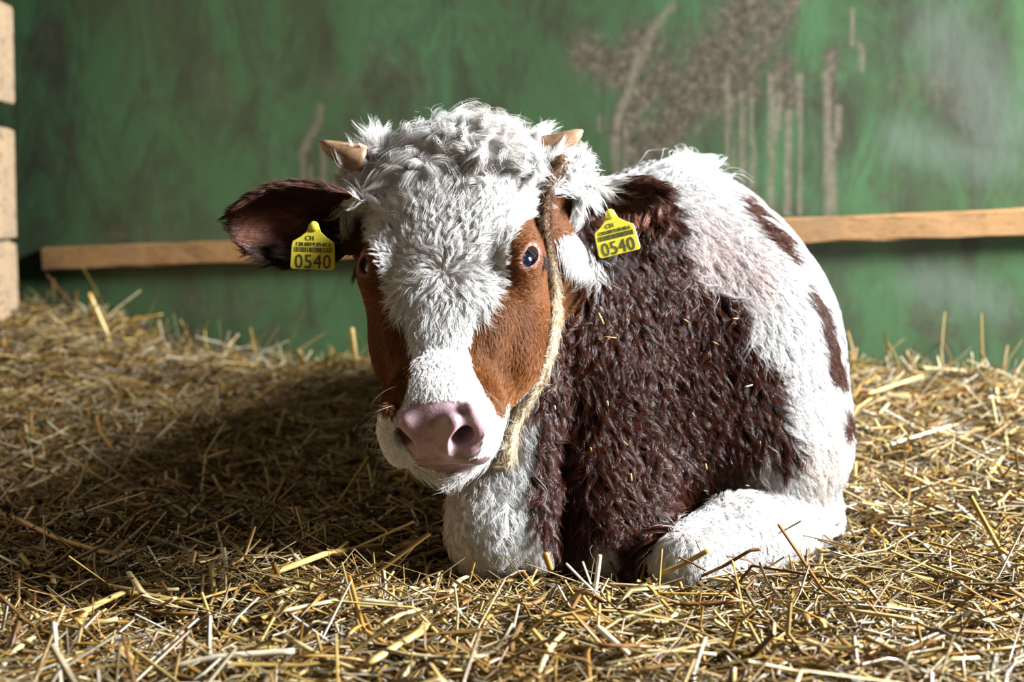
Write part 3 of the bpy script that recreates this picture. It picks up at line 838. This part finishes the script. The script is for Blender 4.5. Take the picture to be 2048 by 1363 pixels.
# --- tufts around the horn buds
w = 0
for cx, cy in ((1090, 318), (1070, 300), (1108, 322), (734, 322), (744, 312)): w = w + np.exp(-(((_tpx[:, 0] - cx) / 26) ** 2 + ((_tpx[:, 1] - cy) / 30) ** 2))
P, N = sample(w * (_tc[:, 1] < 1.87) * (hz | True), int(3600 * Hs)); hl = head_local(P)
fl = np.sign(hl[:, :1]) * HL * .5 + HA * .45 + np.array([0, -.1, 0])
grow('horn_tufts', P, N, fl, .017 + .008 * rng.random(len(P)), .30, np.tile(WHITE, (len(P), 1)), m_dry, .00017, 220, .75, .003, .03, 9, .12, .1, curl=.9)
# --- ears
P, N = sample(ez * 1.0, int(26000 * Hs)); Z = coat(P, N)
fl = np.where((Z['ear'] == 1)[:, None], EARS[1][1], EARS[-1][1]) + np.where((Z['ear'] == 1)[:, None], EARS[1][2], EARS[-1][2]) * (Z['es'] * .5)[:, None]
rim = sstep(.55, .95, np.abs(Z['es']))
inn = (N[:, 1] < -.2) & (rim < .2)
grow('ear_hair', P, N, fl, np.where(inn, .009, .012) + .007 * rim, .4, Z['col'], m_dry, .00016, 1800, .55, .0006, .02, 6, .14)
# --- white tufts at the base of the near ear
w = np.exp(-(((_tpx[:, 0] - 1146) / 18) ** 2 + ((_tpx[:, 1] - 480) / 8) ** 2)) * (_tc[:, 1] < 1.95)
P, N = sample(w, int(2000 * Hs))
grow('ear_tuft', P, N, np.tile(np.array([.35, -.35, -1.0]), (len(P), 1)), .030 + .012 * rng.random(len(P)), .6, np.tile(WHITE * .95, (len(P), 1)), m_dry, .00015, 90, .6, .0015, .04, 9, .12, .4)
w = np.exp(-(((_tpx[:, 0] - 1150) / 24) ** 2 + ((_tpx[:, 1] - 372) / 12) ** 2)) * (_tc[:, 1] < 1.95)
P, N = sample(w, int(2200 * Hs))
grow('ear_tuft', P, N, np.tile(np.array([.9, -.3, -.2]), (len(P), 1)), .026 + .010 * rng.random(len(P)), .6, np.tile(WHITE * .95, (len(P), 1)), m_dry, .00015, 70, .6, .0015, .04, 9, .12, .3)
# --- wet brown neck and chest
P, N = sample(cz * _view, int(85000 * Hs)); Z = coat(P, N)
q = proj(P)
curlz = sstep(850, 1050, q[:, 1])
fl = np.stack([.18 + .5 * (q[:, 0] - 1250) / 500, np.full(len(P), .1), -np.ones(len(P))], 1)
fl[:, 0] += 1.3 * (fbm(P, 16, 21) - .5) + curlz * 2.2 * (fbm(P, 34, 23) - .5)
grow('neck_hair', P, N, fl, .028 + .016 * rng.random(len(P)), .62, Z['col'], m_wet, .00016, 3400, .965, .0030, .028, 10, .02, .20, curl=.8, tint=.3)
# --- white body
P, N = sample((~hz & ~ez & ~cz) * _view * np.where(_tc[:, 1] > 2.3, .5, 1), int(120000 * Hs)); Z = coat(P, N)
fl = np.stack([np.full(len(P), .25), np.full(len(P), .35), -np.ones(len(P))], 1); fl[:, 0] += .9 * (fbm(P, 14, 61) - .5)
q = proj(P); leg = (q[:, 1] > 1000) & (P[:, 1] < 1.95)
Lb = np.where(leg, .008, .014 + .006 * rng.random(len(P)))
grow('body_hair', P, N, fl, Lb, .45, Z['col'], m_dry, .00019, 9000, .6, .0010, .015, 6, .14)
# --- standing tuft on the withers
w = (~hz & ~ez) * np.exp(-(((_tpx[:, 0] - 1372) / 40) ** 2 + ((_tpx[:, 1] - 352) / 22) ** 2)) * (_tc[:, 1] < 2.3) * (_tc[:, 1] > 1.95)
P, N = sample(w, 520)
grow('withers_tuft', P, N, np.tile(np.array([.25, 0, 1.0]), (len(P), 1)) + .35 * rng.normal(size=(len(P), 3)), .042, 1.5, np.tile(WHITE * .75, (len(P), 1)), m_dry, .00020, 36, .72, .003, .05, 9, .22, curl=.8)
# --- whiskers and chin hair
P, N = sample(hz * (h[:, 1] > .150) * ~bare * (np.abs(h[:, 0]) > .025), 110)
hl = head_local(P)
fl = np.sign(hl[:, :1]) * HL * .9 + HA * .2 + np.array([0, -.3, -.1]) + .3 * rng.normal(size=(len(P), 3))
grow('whiskers', P, N, fl, .022 + .02 * rng.random(len(P)), .9, np.tile(WHITE, (len(P), 1)), m_dry, .00006, 110, 0, .0008, .05, 8, .1)
P, N = sample(hz * (h[:, 1] > .11) * (h[:, 2] < -.088) * 1.0, 2200)
grow('chin_hair', P, N, np.tile(np.array([.15, -.2, -1.0]), (len(P), 1)), .016 + .012 * rng.random(len(P)), .6, np.tile(WHITE * .95, (len(P), 1)), m_dry, .00013, 200, .4, .001, .03, 7, .2)
# --- eyelashes
for s_, c, out in EYES:
    e_a = unit(np.array([s_ * -.25, 1.0, .10])); e_a = unit(e_a - out * (e_a @ out)); e_b = np.cross(out, e_a)



    Pl = np.array([hw(*(c + out * .0155 - e_a * (.0135 * math.cos(a)) + e_b * s_ * .0105 * math.sin(a))) for a in rng.uniform(-1.5, 1.2, 130)])
    Nl = np.tile(unit(out @ HM), (130, 1))
    grow('eyelashes', Pl, Nl, np.tile(np.array([s_ * .95, -.25, -.35]), (130, 1)), .021, .5, np.tile(BROWN_E * .4, (130, 1)), m_dry, .00020, 60, .3, .0, .02, 6, .1, .3)
# ================================================================== THINGS ON THE CALF
_pp = proj(BV); _mp = {}
_gx = np.clip((_pp[:, 0] / 4).astype(int), 0, 511); _gy = np.clip((_pp[:, 1] / 4).astype(int), 0, 340)
DEP = np.full((512, 341), 9.0); np.minimum.at(DEP, (_gx, _gy), BV[:, 1])
def surf(px, py, off=0.0):
    i, j = int(px / 4), int(py / 4); r = 2
    return at(px, py, DEP[max(i - r, 0):i + r + 1, max(j - r, 0):j + r + 1].min() - off)

# ---- rope behind the cheek
m_rope, nt, bs = mat_new('rope_fibre'); bs.inputs['Roughness'].default_value = .85
tcn = node(nt, 'ShaderNodeTexCoord'); f1 = noise(nt, 260, 4, .6, tcn.outputs['Object'])
nt.links.new(mixc(nt, ramp(nt, f1, [(.4, (0, 0, 0)), (.75, (.6, .6, .6))]), attr(nt, 'rope_colour').outputs['Color'], tuple(srgb(120, 88, 58))), bs.inputs['Base Color'])
bump(nt, bs, f1, .6, .002)
keys = [(1128, 318), (1112, 342), (1096, 368), (1089, 410), (1087, 450), (1094, 500), (1103, 550), (1109, 600), (1107, 650), (1098, 695), (1084, 738), (1064, 778), (1042, 815), (1026, 850), (1019, 890), (1012, 930)]
kp = []
for i, (x, y) in enumerate(keys):
    d = np.sort(DEP[int(x / 4) - 3:int(x / 4) + 4, int(y / 4) - 3:int(y / 4) + 4].ravel()); d = d[d < 8]
    kp.append(np.median(d) if len(d) else np.nan)
kp = np.array(kp); ok = ~np.isnan(kp); kp = np.interp(np.arange(len(kp)), np.arange(len(kp))[ok], kp[ok])
kp = np.convolve(np.pad(kp, 1, mode='edge'), [.25, .5, .25], 'valid')
ctrl = np.array([at(x, y, d - .008) for (x, y), d in zip(keys, kp)])
ctrl = np.concatenate([ctrl[:1] + np.array([[-.02, .06, .0]]), ctrl, ctrl[-1:] + np.array([[-.03, .05, -.01]])])
tt = np.linspace(0, len(ctrl) - 1, 170); path = np.stack([np.interp(tt, np.arange(len(ctrl)), ctrl[:, c]) for c in range(3)], 1)
for _ in range(10): path[1:-1] = path[1:-1] * .5 + (path[:-2] + path[2:]) * .25
T = unit(np.gradient(path, axis=0)); u = unit(np.cross(T, np.array([0, -1.0, 0]))); v = np.cross(T, u)
arc = np.concatenate([[0], np.cumsum(np.linalg.norm(np.diff(path, axis=0), axis=1))])
rope = empty('rope_halter', path[60]); tag(rope, 'dirty cream twisted rope running down behind the calf\'s cheek', 'rope')
for k in range(3):
    a = arc / .020 * 2 * math.pi + k * 2.094
    p = path + (u * np.cos(a)[:, None] + v * np.sin(a)[:, None]) * .0034
    V, Fc = tube(p - np.array(rope.location), np.interp(arc, arc[::6], .0030 + .0014 * np.random.default_rng(k).random(len(arc[::6]))), 8)
    o = mesh_obj('strand', V, Fc, m_rope, rope)
    yy = proj(np.array(V) + np.array(rope.location))[:, 1]
    w = sstep(470, 620, yy)[:, None]
    set_attr(o, 'rope_colour', esr(126, 88, 54) * (1 - w) + srgb(206, 186, 156) * w)

nf = 5200
fi = rng.integers(3, len(path) - 3, nf); fa = rng.uniform(0, 6.28, nf)
fn = unit(u[fi] * np.cos(fa)[:, None] + v[fi] * np.sin(fa)[:, None]); fp = path[fi] + fn * .0062
fw = sstep(470, 620, proj(fp)[:, 1])[:, None]
grow('loose_fibres', fp, fn, T[fi] + .5 * rng.normal(size=(nf, 3)), .010 + .008 * rng.random(nf), .22, esr(116, 80, 48) * (1 - fw) + srgb(212, 194, 166) * fw, m_dry, .00014, 1500, .5, .001, .02, 6, .2, .1, parent=rope, tint=.5)

# ---- ear tags
m_tag, nt, bs = mat_new('yellow_tag_plastic'); bs.inputs['Base Color'].default_value = (*srgb(208, 194, 62), 1); bs.inputs['Roughness'].default_value = .38
m_ink, nt, bs = mat_new('tag_ink'); bs.inputs['Base Color'].default_value = (*srgb(58, 66, 40), 1); bs.inputs['Roughness'].default_value = .6
def text_mesh(s, size):
    cu = bpy.data.curves.new('txt', 'FONT'); cu.body = s; cu.size = size; cu.align_x = 'CENTER'; cu.align_y = 'CENTER'; cu.extrude = .00012; cu.resolution_u = 4; cu.space_character = 1.08
    o = bpy.data.objects.new('txt', cu); COL.objects.link(o)
    dg = bpy.context.evaluated_depsgraph_get(); me = bpy.data.meshes.new_from_object(o.evaluated_get(dg))
    bpy.data.objects.remove(o); bpy.data.curves.remove(cu); return me
def ear_tag(center, ang, w, tilt, label, wide=1.0):
    """center = middle of the printed plate; ang = turn in the picture plane"""
    t = empty('ear_tag', center); tag(t, label, 'ear tag', 'yellow ear tags of the calf')
    face = unit(np.array([0, 0, CAMZ]) - center) ; face = unit(face + np.array(tilt))
    X = unit(np.cross(np.array([0, 0, 1.0]), face)); Yv = np.cross(face, X)
    ca, sa = math.cos(ang), math.sin(ang)
    X, Yv = X * ca + Yv * sa, -X * sa + Yv * ca
    R = Matrix([[X[i], Yv[i], face[i]] for i in range(3)]); t.rotation_euler = R.to_euler()
    h = w * .62; c = w * .07
    out = [(-w/2 + c, -h/2), (w/2 - c, -h/2), (w/2 - c * .3, -h/2 + c * .3), (w/2, -h/2 + c), (w/2 * .96, h/2 - c), (w/2 * .92, h/2), (w * .30, h * .66), (w * .16, h * .86), (w * .12, h * 1.06), (w * .06, h * 1.16),
           (-w * .06, h * 1.16), (-w * .12, h * 1.06), (-w * .16, h * .86), (-w * .30, h * .66), (-w/2 * .92, h/2), (-w/2 * .96, h/2 - c), (-w/2, -h/2 + c), (-w/2 + c * .3, -h/2 + c * .3)]
    n = len(out); bend = lambda x, y: .0012 * math.cos(x / w * 3)
    V = []
    for s_, z in ((.97, .0009), (1, .0004), (1, -.0006), (.97, -.0009)): V += [(x * s_, y * s_, z) for x, y in out]
    Fc = [tuple(range(n)), tuple(range(3 * n, 4 * n))[::-1]]
    for L in range(3):
        for k in range(n): Fc.append((L * n + k, (L + 1) * n + k, (L + 1) * n + (k + 1) % n, L * n + (k + 1) % n))
    mesh_obj('plate', V, Fc, m_tag, t, smooth=False)
    Vs, Fs = tube([(0, h * 1.05, -.010), (0, h * 1.05, .0018), (0, h * 1.05, .0030)], [.0035, .0055, .0035], 14)
    mesh_obj('stud', Vs, Fs, m_tag, t)
    for name, s_, size, y, sx in (('number', '0540', w * .44, -h * .24, .86), ('herd_number', '120.0819.0540.6', w * .125, h * .40, .86), ('country_mark', 'CH', w * .15, h * .62, .9)):
        me = text_mesh(s_, size); me.materials.append(m_ink); o = bpy.data.objects.new(name, me); COL.objects.link(o); o.parent = t
        o.location = (-w * .08 if name == 'country_mark' else 0, y, .00115); o.scale = (sx, 1, 1)
    r = np.random.default_rng(7); V, Fc = [], []; x = -w * .42
    while x < w * .42:
        b = w * r.uniform(.008, .024); y0, y1 = h * .12, h * .30
        i = len(V); V += [(x, y0, .00108), (x + b, y0, .00108), (x + b, y1, .00108), (x, y1, .00108), (x, y0, .0008), (x + b, y0, .0008), (x + b, y1, .0008), (x, y1, .0008)]
        Fc += [(i, i + 1, i + 2, i + 3), (i, i + 4, i + 5, i + 1), (i + 1, i + 5, i + 6, i + 2), (i + 2, i + 6, i + 7, i + 3), (i + 3, i + 7, i + 4, i)]
        x += b + w * r.uniform(.008, .022)
    mesh_obj('barcode', V, Fc, m_ink, t, smooth=False)
    return t
ear_tag(at(1234, 482, 1.815), math.radians(14), .0455, (.05, 0, .1), 'bright yellow ear tag 0540 hanging tilted from the lit ear above the brown neck')
ear_tag(at(626, 511, 1.768), math.radians(-2), .0465, (0, 0, .05), 'shaded yellow ear tag 0540 hanging straight from the dark ear in shadow')

# ---- bits of straw caught in the coat
m_straw, nt, bs = mat_new('straw'); bs.inputs['Roughness'].default_value = .42; bs.inputs['Specular IOR Level'].default_value = .45
nt.links.new(attr(nt, 'straw_colour').outputs['Color'], bs.inputs['Base Color'])
bs.inputs['Subsurface Weight'].default_value = 0
SC = [esr(214, 176, 96), esr(232, 208, 148), esr(196, 146, 62), esr(146, 102, 46), esr(176, 156, 120), esr(226, 192, 112), esr(240, 228, 196)]
def stalk_mesh(name, path, w, th, col, n=6):
    path = np.asarray(path, float); V = []; Fc = []
    T = unit(np.gradient(path, axis=0)); ref = ZUP if abs(T[0, 2]) < .85 else np.array([0, -1.0, 0])
    for i, p in enumerate(path):
        u = unit(np.cross(T[i], ref)); v = np.cross(u, T[i]); s_ = 1.0 if 0 < i < len(path) - 1 else .85
        for k in range(n):
            a = 2 * math.pi * k / n + .4; V.append(p + s_ * (math.cos(a) * w * u + math.sin(a) * th * v))
    for i in range(len(path) - 1):
        for k in range(n): Fc.append((i * n + k, i * n + (k + 1) % n, (i + 1) * n + (k + 1) % n, (i + 1) * n + k))
    Fc.append(tuple(range(n))[::-1]); Fc.append(tuple((len(path) - 1) * n + k for k in range(n)))
    org = path.mean(0); o = mesh_obj(name, np.array(V) - org, Fc, m_straw); o.location = org
    set_attr(o, 'straw_colour', np.tile(col, (len(V), 1)) * (.85 + .3 * rng.random((len(V), 1))))
    return o
for x, y, L, an, lab in (
        (315, 305, 24, 65, 'long pale straw fragment slanting on the upper brown neck below the bright tag'), (350, 378, 26, 5, 'curled pale straw fragment lying level on the upper brown neck'),
        (838, 305, 10, 0, 'tiny white straw fragment at the upper right edge of the brown patch'), (645, 312, 12, 30, 'thin straw fragment high in the middle of the brown patch'),
        (760, 400, 15, 25, 'thin dull straw fragment right of the middle of the brown patch'), (890, 567, 16, -15, 'pale straw fragment near the right edge of the brown shoulder'),
        (340, 635, 9, 85, 'small upright straw fragment on the neck right of the rope'), (410, 790, 12, 40, 'pale straw fragment in the middle of the brown chest'),
        (432, 922, 14, 85, 'yellow upright straw fragment low on the brown chest'), (724, 882, 12, 80, 'yellow upright straw fragment at the lower right of the brown patch'),
        (722, 976, 8, 20, 'white speck of straw at the bottom tip of the brown patch'), (675, 680, 9, 60, 'white speck of straw in the centre of the brown shoulder'),
        (135, 652, 8, 80, 'tiny straw fragment on the brown neck close beside the rope'), (275, 815, 8, 80, 'tiny straw fragment on the chest left of the middle'),
        (715, 140, 12, 20, 'yellowish straw fragment on the pink white withers'), (1040, 496, 8, 10, 'yellowish straw speck on the white flank'), (885, 955, 7, 10, 'pale straw speck on the white upper foreleg')):
    px, py = 1040 + x / 1.947, 480 + y / 1.947; a = math.radians(an)
    dx, dy = math.cos(a) * L / 2, math.sin(a) * L / 2
    c = surf(px, py, .013); Yc = c[1]
    p = [at(px + dx * k, py + dy * k, Yc + .002 * k) for k in (-1, -.3, .3, 1)]
    tag(stalk_mesh('straw_fragment', p, .0013, .0007, SC[rng.integers(0, 7)] * 1.05, 5), lab, 'straw', 'straw fragments stuck in the coat')

# ================================================================== STRAW BED
# distinct stalks that stand out
def on_ground(px, py, lift=0.0):
    Yk = np.linspace(1.0, 3.3, 900); d = at(px, py, 1.0) - np.array([0, 0, CAMZ])
    p = np.array([0, 0, CAMZ]) + d * Yk[:, None]
    hit = np.argmax(p[:, 2] <= ground(p[:, 0], p[:, 1]) + .015)
    return p[hit if hit else 800] + np.array([0, 0, lift])
def special(pts, w, col, label, group=None, n=6):
    path = np.asarray(pts, float); m = 14
    t = np.linspace(0, len(path) - 1, m); P_ = np.stack([np.interp(t, np.arange(len(path)), path[:, c]) for c in range(3)], 1)
    return tag(stalk_mesh('straw_stalk', P_, w, w * .6, col, n), label, 'straw', group)
w1 = on_ground(214, 668)
special([at(178, 586, w1[1]), w1, w1 + (w1 - at(178, 586, w1[1])) * .3], .0045, SC[5], 'long pale straw stalk standing upright against the green wall at the left')
w1 = on_ground(322, 640); special([at(225, 645, 3.2), at(325, 628, 3.2)], .003, SC[2], 'thin golden straw stalk sticking out sideways above the left heap')
w1 = on_ground(705, 715); special([at(703, 655, 2.9), at(712, 722, 2.9)], .0045, SC[5], 'short upright straw stalk at the wall close to the calf\'s dark cheek')
special([at(1322, 1146, 1.66), at(1365, 1128, 1.66), at(1420, 1098, 1.655)], .0045, SC[5], 'broad yellow straw blade leaning on the calf\'s near foreleg, lower left one')
special([at(1402, 1152, 1.66), at(1450, 1130, 1.66), at(1500, 1100, 1.655), at(1522, 1098, 1.655)], .003, SC[3], 'thin brown bent straw leaning on the calf\'s near foreleg')
special([at(1358, 1114, 1.655), at(1385, 1125, 1.655), at(1412, 1140, 1.655)], .0022, SC[3] * .6, 'short dark brown straw crossing the yellow blade at the foreleg')
special([at(1200, 1108, 1.64), at(1190, 1185, 1.63)], .0026, SC[6], 'pale straw stalk standing upright before the middle of the chest')
special([at(1132, 1126, 1.64), at(1165, 1160, 1.63), at(1203, 1196, 1.62)], .0020, SC[6], 'slim pale straw slanting down in front of the brown chest')
special([at(1090, 1105, 1.68), at(1102, 1140, 1.68)], .0035, SC[2], 'short golden straw stub beside the white dewlap')
special([on_ground(150, 1277, .006), on_ground(172, 1248, .014), on_ground(250, 1215, .016), on_ground(330, 1220, .012), on_ground(412, 1232, .008)], .0042, SC[5], 'long pale straw stalk with a sharp bend in the left foreground')
special([on_ground(345, 1358, .010), on_ground(440, 1346, .014), on_ground(590, 1330, .012)], .0050, SC[6], 'thick pale straw stalk lying flat at the bottom edge left of centre')
special([on_ground(30, 1052, .010), on_ground(120, 1100, .012), on_ground(240, 1128, .008)], .0045, SC[2], 'broad golden straw stalk in the shade at the left edge')
special([on_ground(735, 1355, .012), on_ground(840, 1300, .016), on_ground(850, 1290, .018)], .0045, SC[5], 'wide yellow straw blade pointing up to the right at the bottom centre')
special([on_ground(1195, 1275, .010), on_ground(1255, 1335, .012)], .0030, SC[6], 'straight pale straw stalk slanting in the bottom foreground right of centre')
special([on_ground(545, 1165, .010), on_ground(655, 1135, .016), on_ground(760, 1112, .012)], .0050, SC[5], 'long bright straw stalk at the edge of the calf\'s shadow')
special([on_ground(712, 1225, .012), on_ground(802, 1236, .012)], .0050, SC[6], 'thick short white straw piece in the middle foreground')
special([on_ground(1770, 900, .006), on_ground(1900, 880, .02)], .0035, SC[6], 'long pale straw lying on the right heap beside the calf')
special([at(1860, 755, 2.72), at(1960, 775, 2.70), at(2048, 800, 2.66)], .0025, SC[2], 'long thin curved straw arching over the right heap by the wall')
special([on_ground(1735, 800, .01), at(1842, 752, 2.6)], .0042, SC[5], 'thick yellow straw stalk pointing up right beside the calf\'s rump')

# loose stalks lying on top, nearest to the camera
GRP = 'loose straw stalks on top of the foreground bedding'
ROWS = ((1172, 1215, 'nearest the calf'), (1230, 1280, 'in mid foreground'), (1300, 1350, 'at the bottom edge'))
COLS = ('in the far left corner', 'on the left', 'left of centre', 'below the muzzle', 'below the brown chest', 'below the near foreleg', 'on the right', 'in the far right corner')
KINDS_ = (('pale', 1, 'thick', .0034, (.05, .10)), ('golden', 2, 'slim', .0022, (.06, .12)), ('dark brown', 3, 'broad', .0034, (.035, .07)))
for ri, (y0, y1, rn) in enumerate(ROWS):
    for ci, cn in enumerate(COLS):
        for ki, (cname, cidx, wname, w, (l0, l1)) in enumerate(KINDS_):
            px, py = (ci + rng.uniform(.1, .9)) * 256, rng.uniform(y0, y1)
            c = on_ground(px, py, .006 + .010 * rng.random()); L = rng.uniform(l0, l1); an = rng.uniform(0, math.pi); ti = rng.normal() * .14
            d = np.array([math.cos(an) * math.cos(ti), math.sin(an) * math.cos(ti), math.sin(ti)]); bend = np.array([0, 0, rng.normal() * .05 * L]) + rng.normal(size=3) * .02 * L
            ts = np.linspace(-.5, .5, 5); P_ = c + ts[:, None] * L * d + (ts ** 2)[:, None] * 4 * bend
            tag(stalk_mesh('straw_stalk', P_, w * rng.uniform(.85, 1.1), w * .55, SC[cidx] * rng.uniform(.85, 1.05), 5), '%s %s loose straw stalk %s, %s' % (wname, cname, rn, cn), 'straw', GRP)

# the bedding itself
def straw_mass(name, X, Y, Z, L, w, yaw, tilt, col, sides=3, flat=.5):
    n = len(X); d = np.stack([np.cos(yaw) * np.cos(tilt), np.sin(yaw) * np.cos(tilt), np.sin(tilt)], 1)
    u = unit(np.cross(d, np.array([0, 0, 1.0]) + .001)); roll = rng.uniform(-.7, .7, n)[:, None]
    v = np.cross(u, d); u, v = u * np.cos(roll) + v * np.sin(roll), v * np.cos(roll) - u * np.sin(roll)
    bend = (rng.normal(size=n) * .10 * L)[:, None] * v + (rng.normal(size=n) * .07 * L)[:, None] * u
    kink = (rng.random(n) < .12)[:, None] * (rng.normal(size=(n, 1)) * .22 * L[:, None]) * u
    c = np.stack([X, Y, Z], 1); V = np.empty((n, 3, sides, 3), np.float32)
    for i, t in enumerate((-.5, .08, .5)):
        p = c + d * (L * t)[:, None] + bend * (4 * t * t - .5) + (kink if i == 1 else 0)
        for k in range(sides):
            a = 2 * math.pi * k / sides + .5
            V[:, i, k] = p + (math.cos(a) * w)[:, None] * u + (math.sin(a) * w * flat)[:, None] * v
    b = (np.arange(n) * 3 * sides)[:, None]; Q = []
    for i in range(2):
        for k in range(sides):
            Q.append(np.concatenate([b + i * sides + k, b + i * sides + (k + 1) % sides, b + (i + 1) * sides + (k + 1) % sides, b + (i + 1) * sides + k], 1))
    o = mesh_obj(name, V.reshape(-1, 3), np.concatenate(Q), m_straw, smooth=False)
    set_attr(o, 'straw_colour', np.repeat(col, 3 * sides, 0))
    return o
NS = 72000
sy = 1.0 + 2.35 * rng.random(NS) ** 1.0; half = .34 * sy + .12
sx = rng.uniform(-1, 1, NS) * half
keep = sy < wallY(sx) - .03
# not inside the animal
bodym = ((sx - .21) * BLAT[0] + (sy - 2.25) * BLAT[1]) ** 2 / .20 ** 2 + ((sx - .21) * BAX[0] + (sy - 2.25) * BAX[1]) ** 2 / .40 ** 2 < 1
keep &= ~bodym
sx, sy = sx[keep], sy[keep]; n = len(sx)
dw = wallY(sx) - sy
L = np.exp(rng.normal(math.log(.040), .60, n)).clip(.010, .16)
wd = rng.choice([.0008, .0013, .0019, .0026, .0034], n, p=[.22, .28, .26, .16, .08])
tl = rng.normal(size=n) * np.where((rng.random(n) < .08) & (L < .06), .8, .22); 
tl = np.where((dw < .12) & (rng.random(n) < .35), rng.uniform(.3, 1.4, n), tl)
zz = ground(sx, sy) + rng.random(n) ** 1.4 * .032 - .010 + np.abs(np.sin(tl)) * L * .30
pick = rng.choice(7, n, p=[.18, .14, .22, .20, .10, .10, .06])
col = np.array(SC)[pick] * (.36 + .54 * rng.random((n, 1)))
nc = 26000; k2 = rng.choice(n, nc)
sx = np.concatenate([sx, sx[k2] + rng.normal(size=nc) * .02]); sy = np.concatenate([sy, sy[k2] + rng.normal(size=nc) * .02])
in_b = ((sx - .21) * BLAT[0] + (sy - 2.25) * BLAT[1]) ** 2 / .20 ** 2 + ((sx - .21) * BAX[0] + (sy - 2.25) * BAX[1]) ** 2 / .40 ** 2 < 1
L = np.concatenate([L, rng.uniform(.006, .022, nc)]); wd = np.concatenate([wd, rng.choice([.0006, .0010, .0016], nc)]); tl = np.concatenate([tl, rng.normal(size=nc) * .4])
zz = np.concatenate([zz, ground(sx[n:], sy[n:]) + rng.random(nc) * .024 - .006]); col = np.concatenate([col, np.array(SC)[rng.choice(7, nc)] * (.5 + .6 * rng.random((nc, 1)))]); n = len(sx)
ok_ = sy < wallY(sx) - .02; sx, sy, zz, L, wd, tl, col = sx[ok_], sy[ok_], zz[ok_], L[ok_], wd[ok_], tl[ok_], col[ok_]; n = len(sx)
tag(straw_mass('straw_bedding', sx, sy, zz, L, wd, rng.uniform(0, math.pi * 2, n), tl, np.clip(col, 0, .95)), 'deep golden straw bedding spread over the whole pen floor', 'straw', kind='stuff')
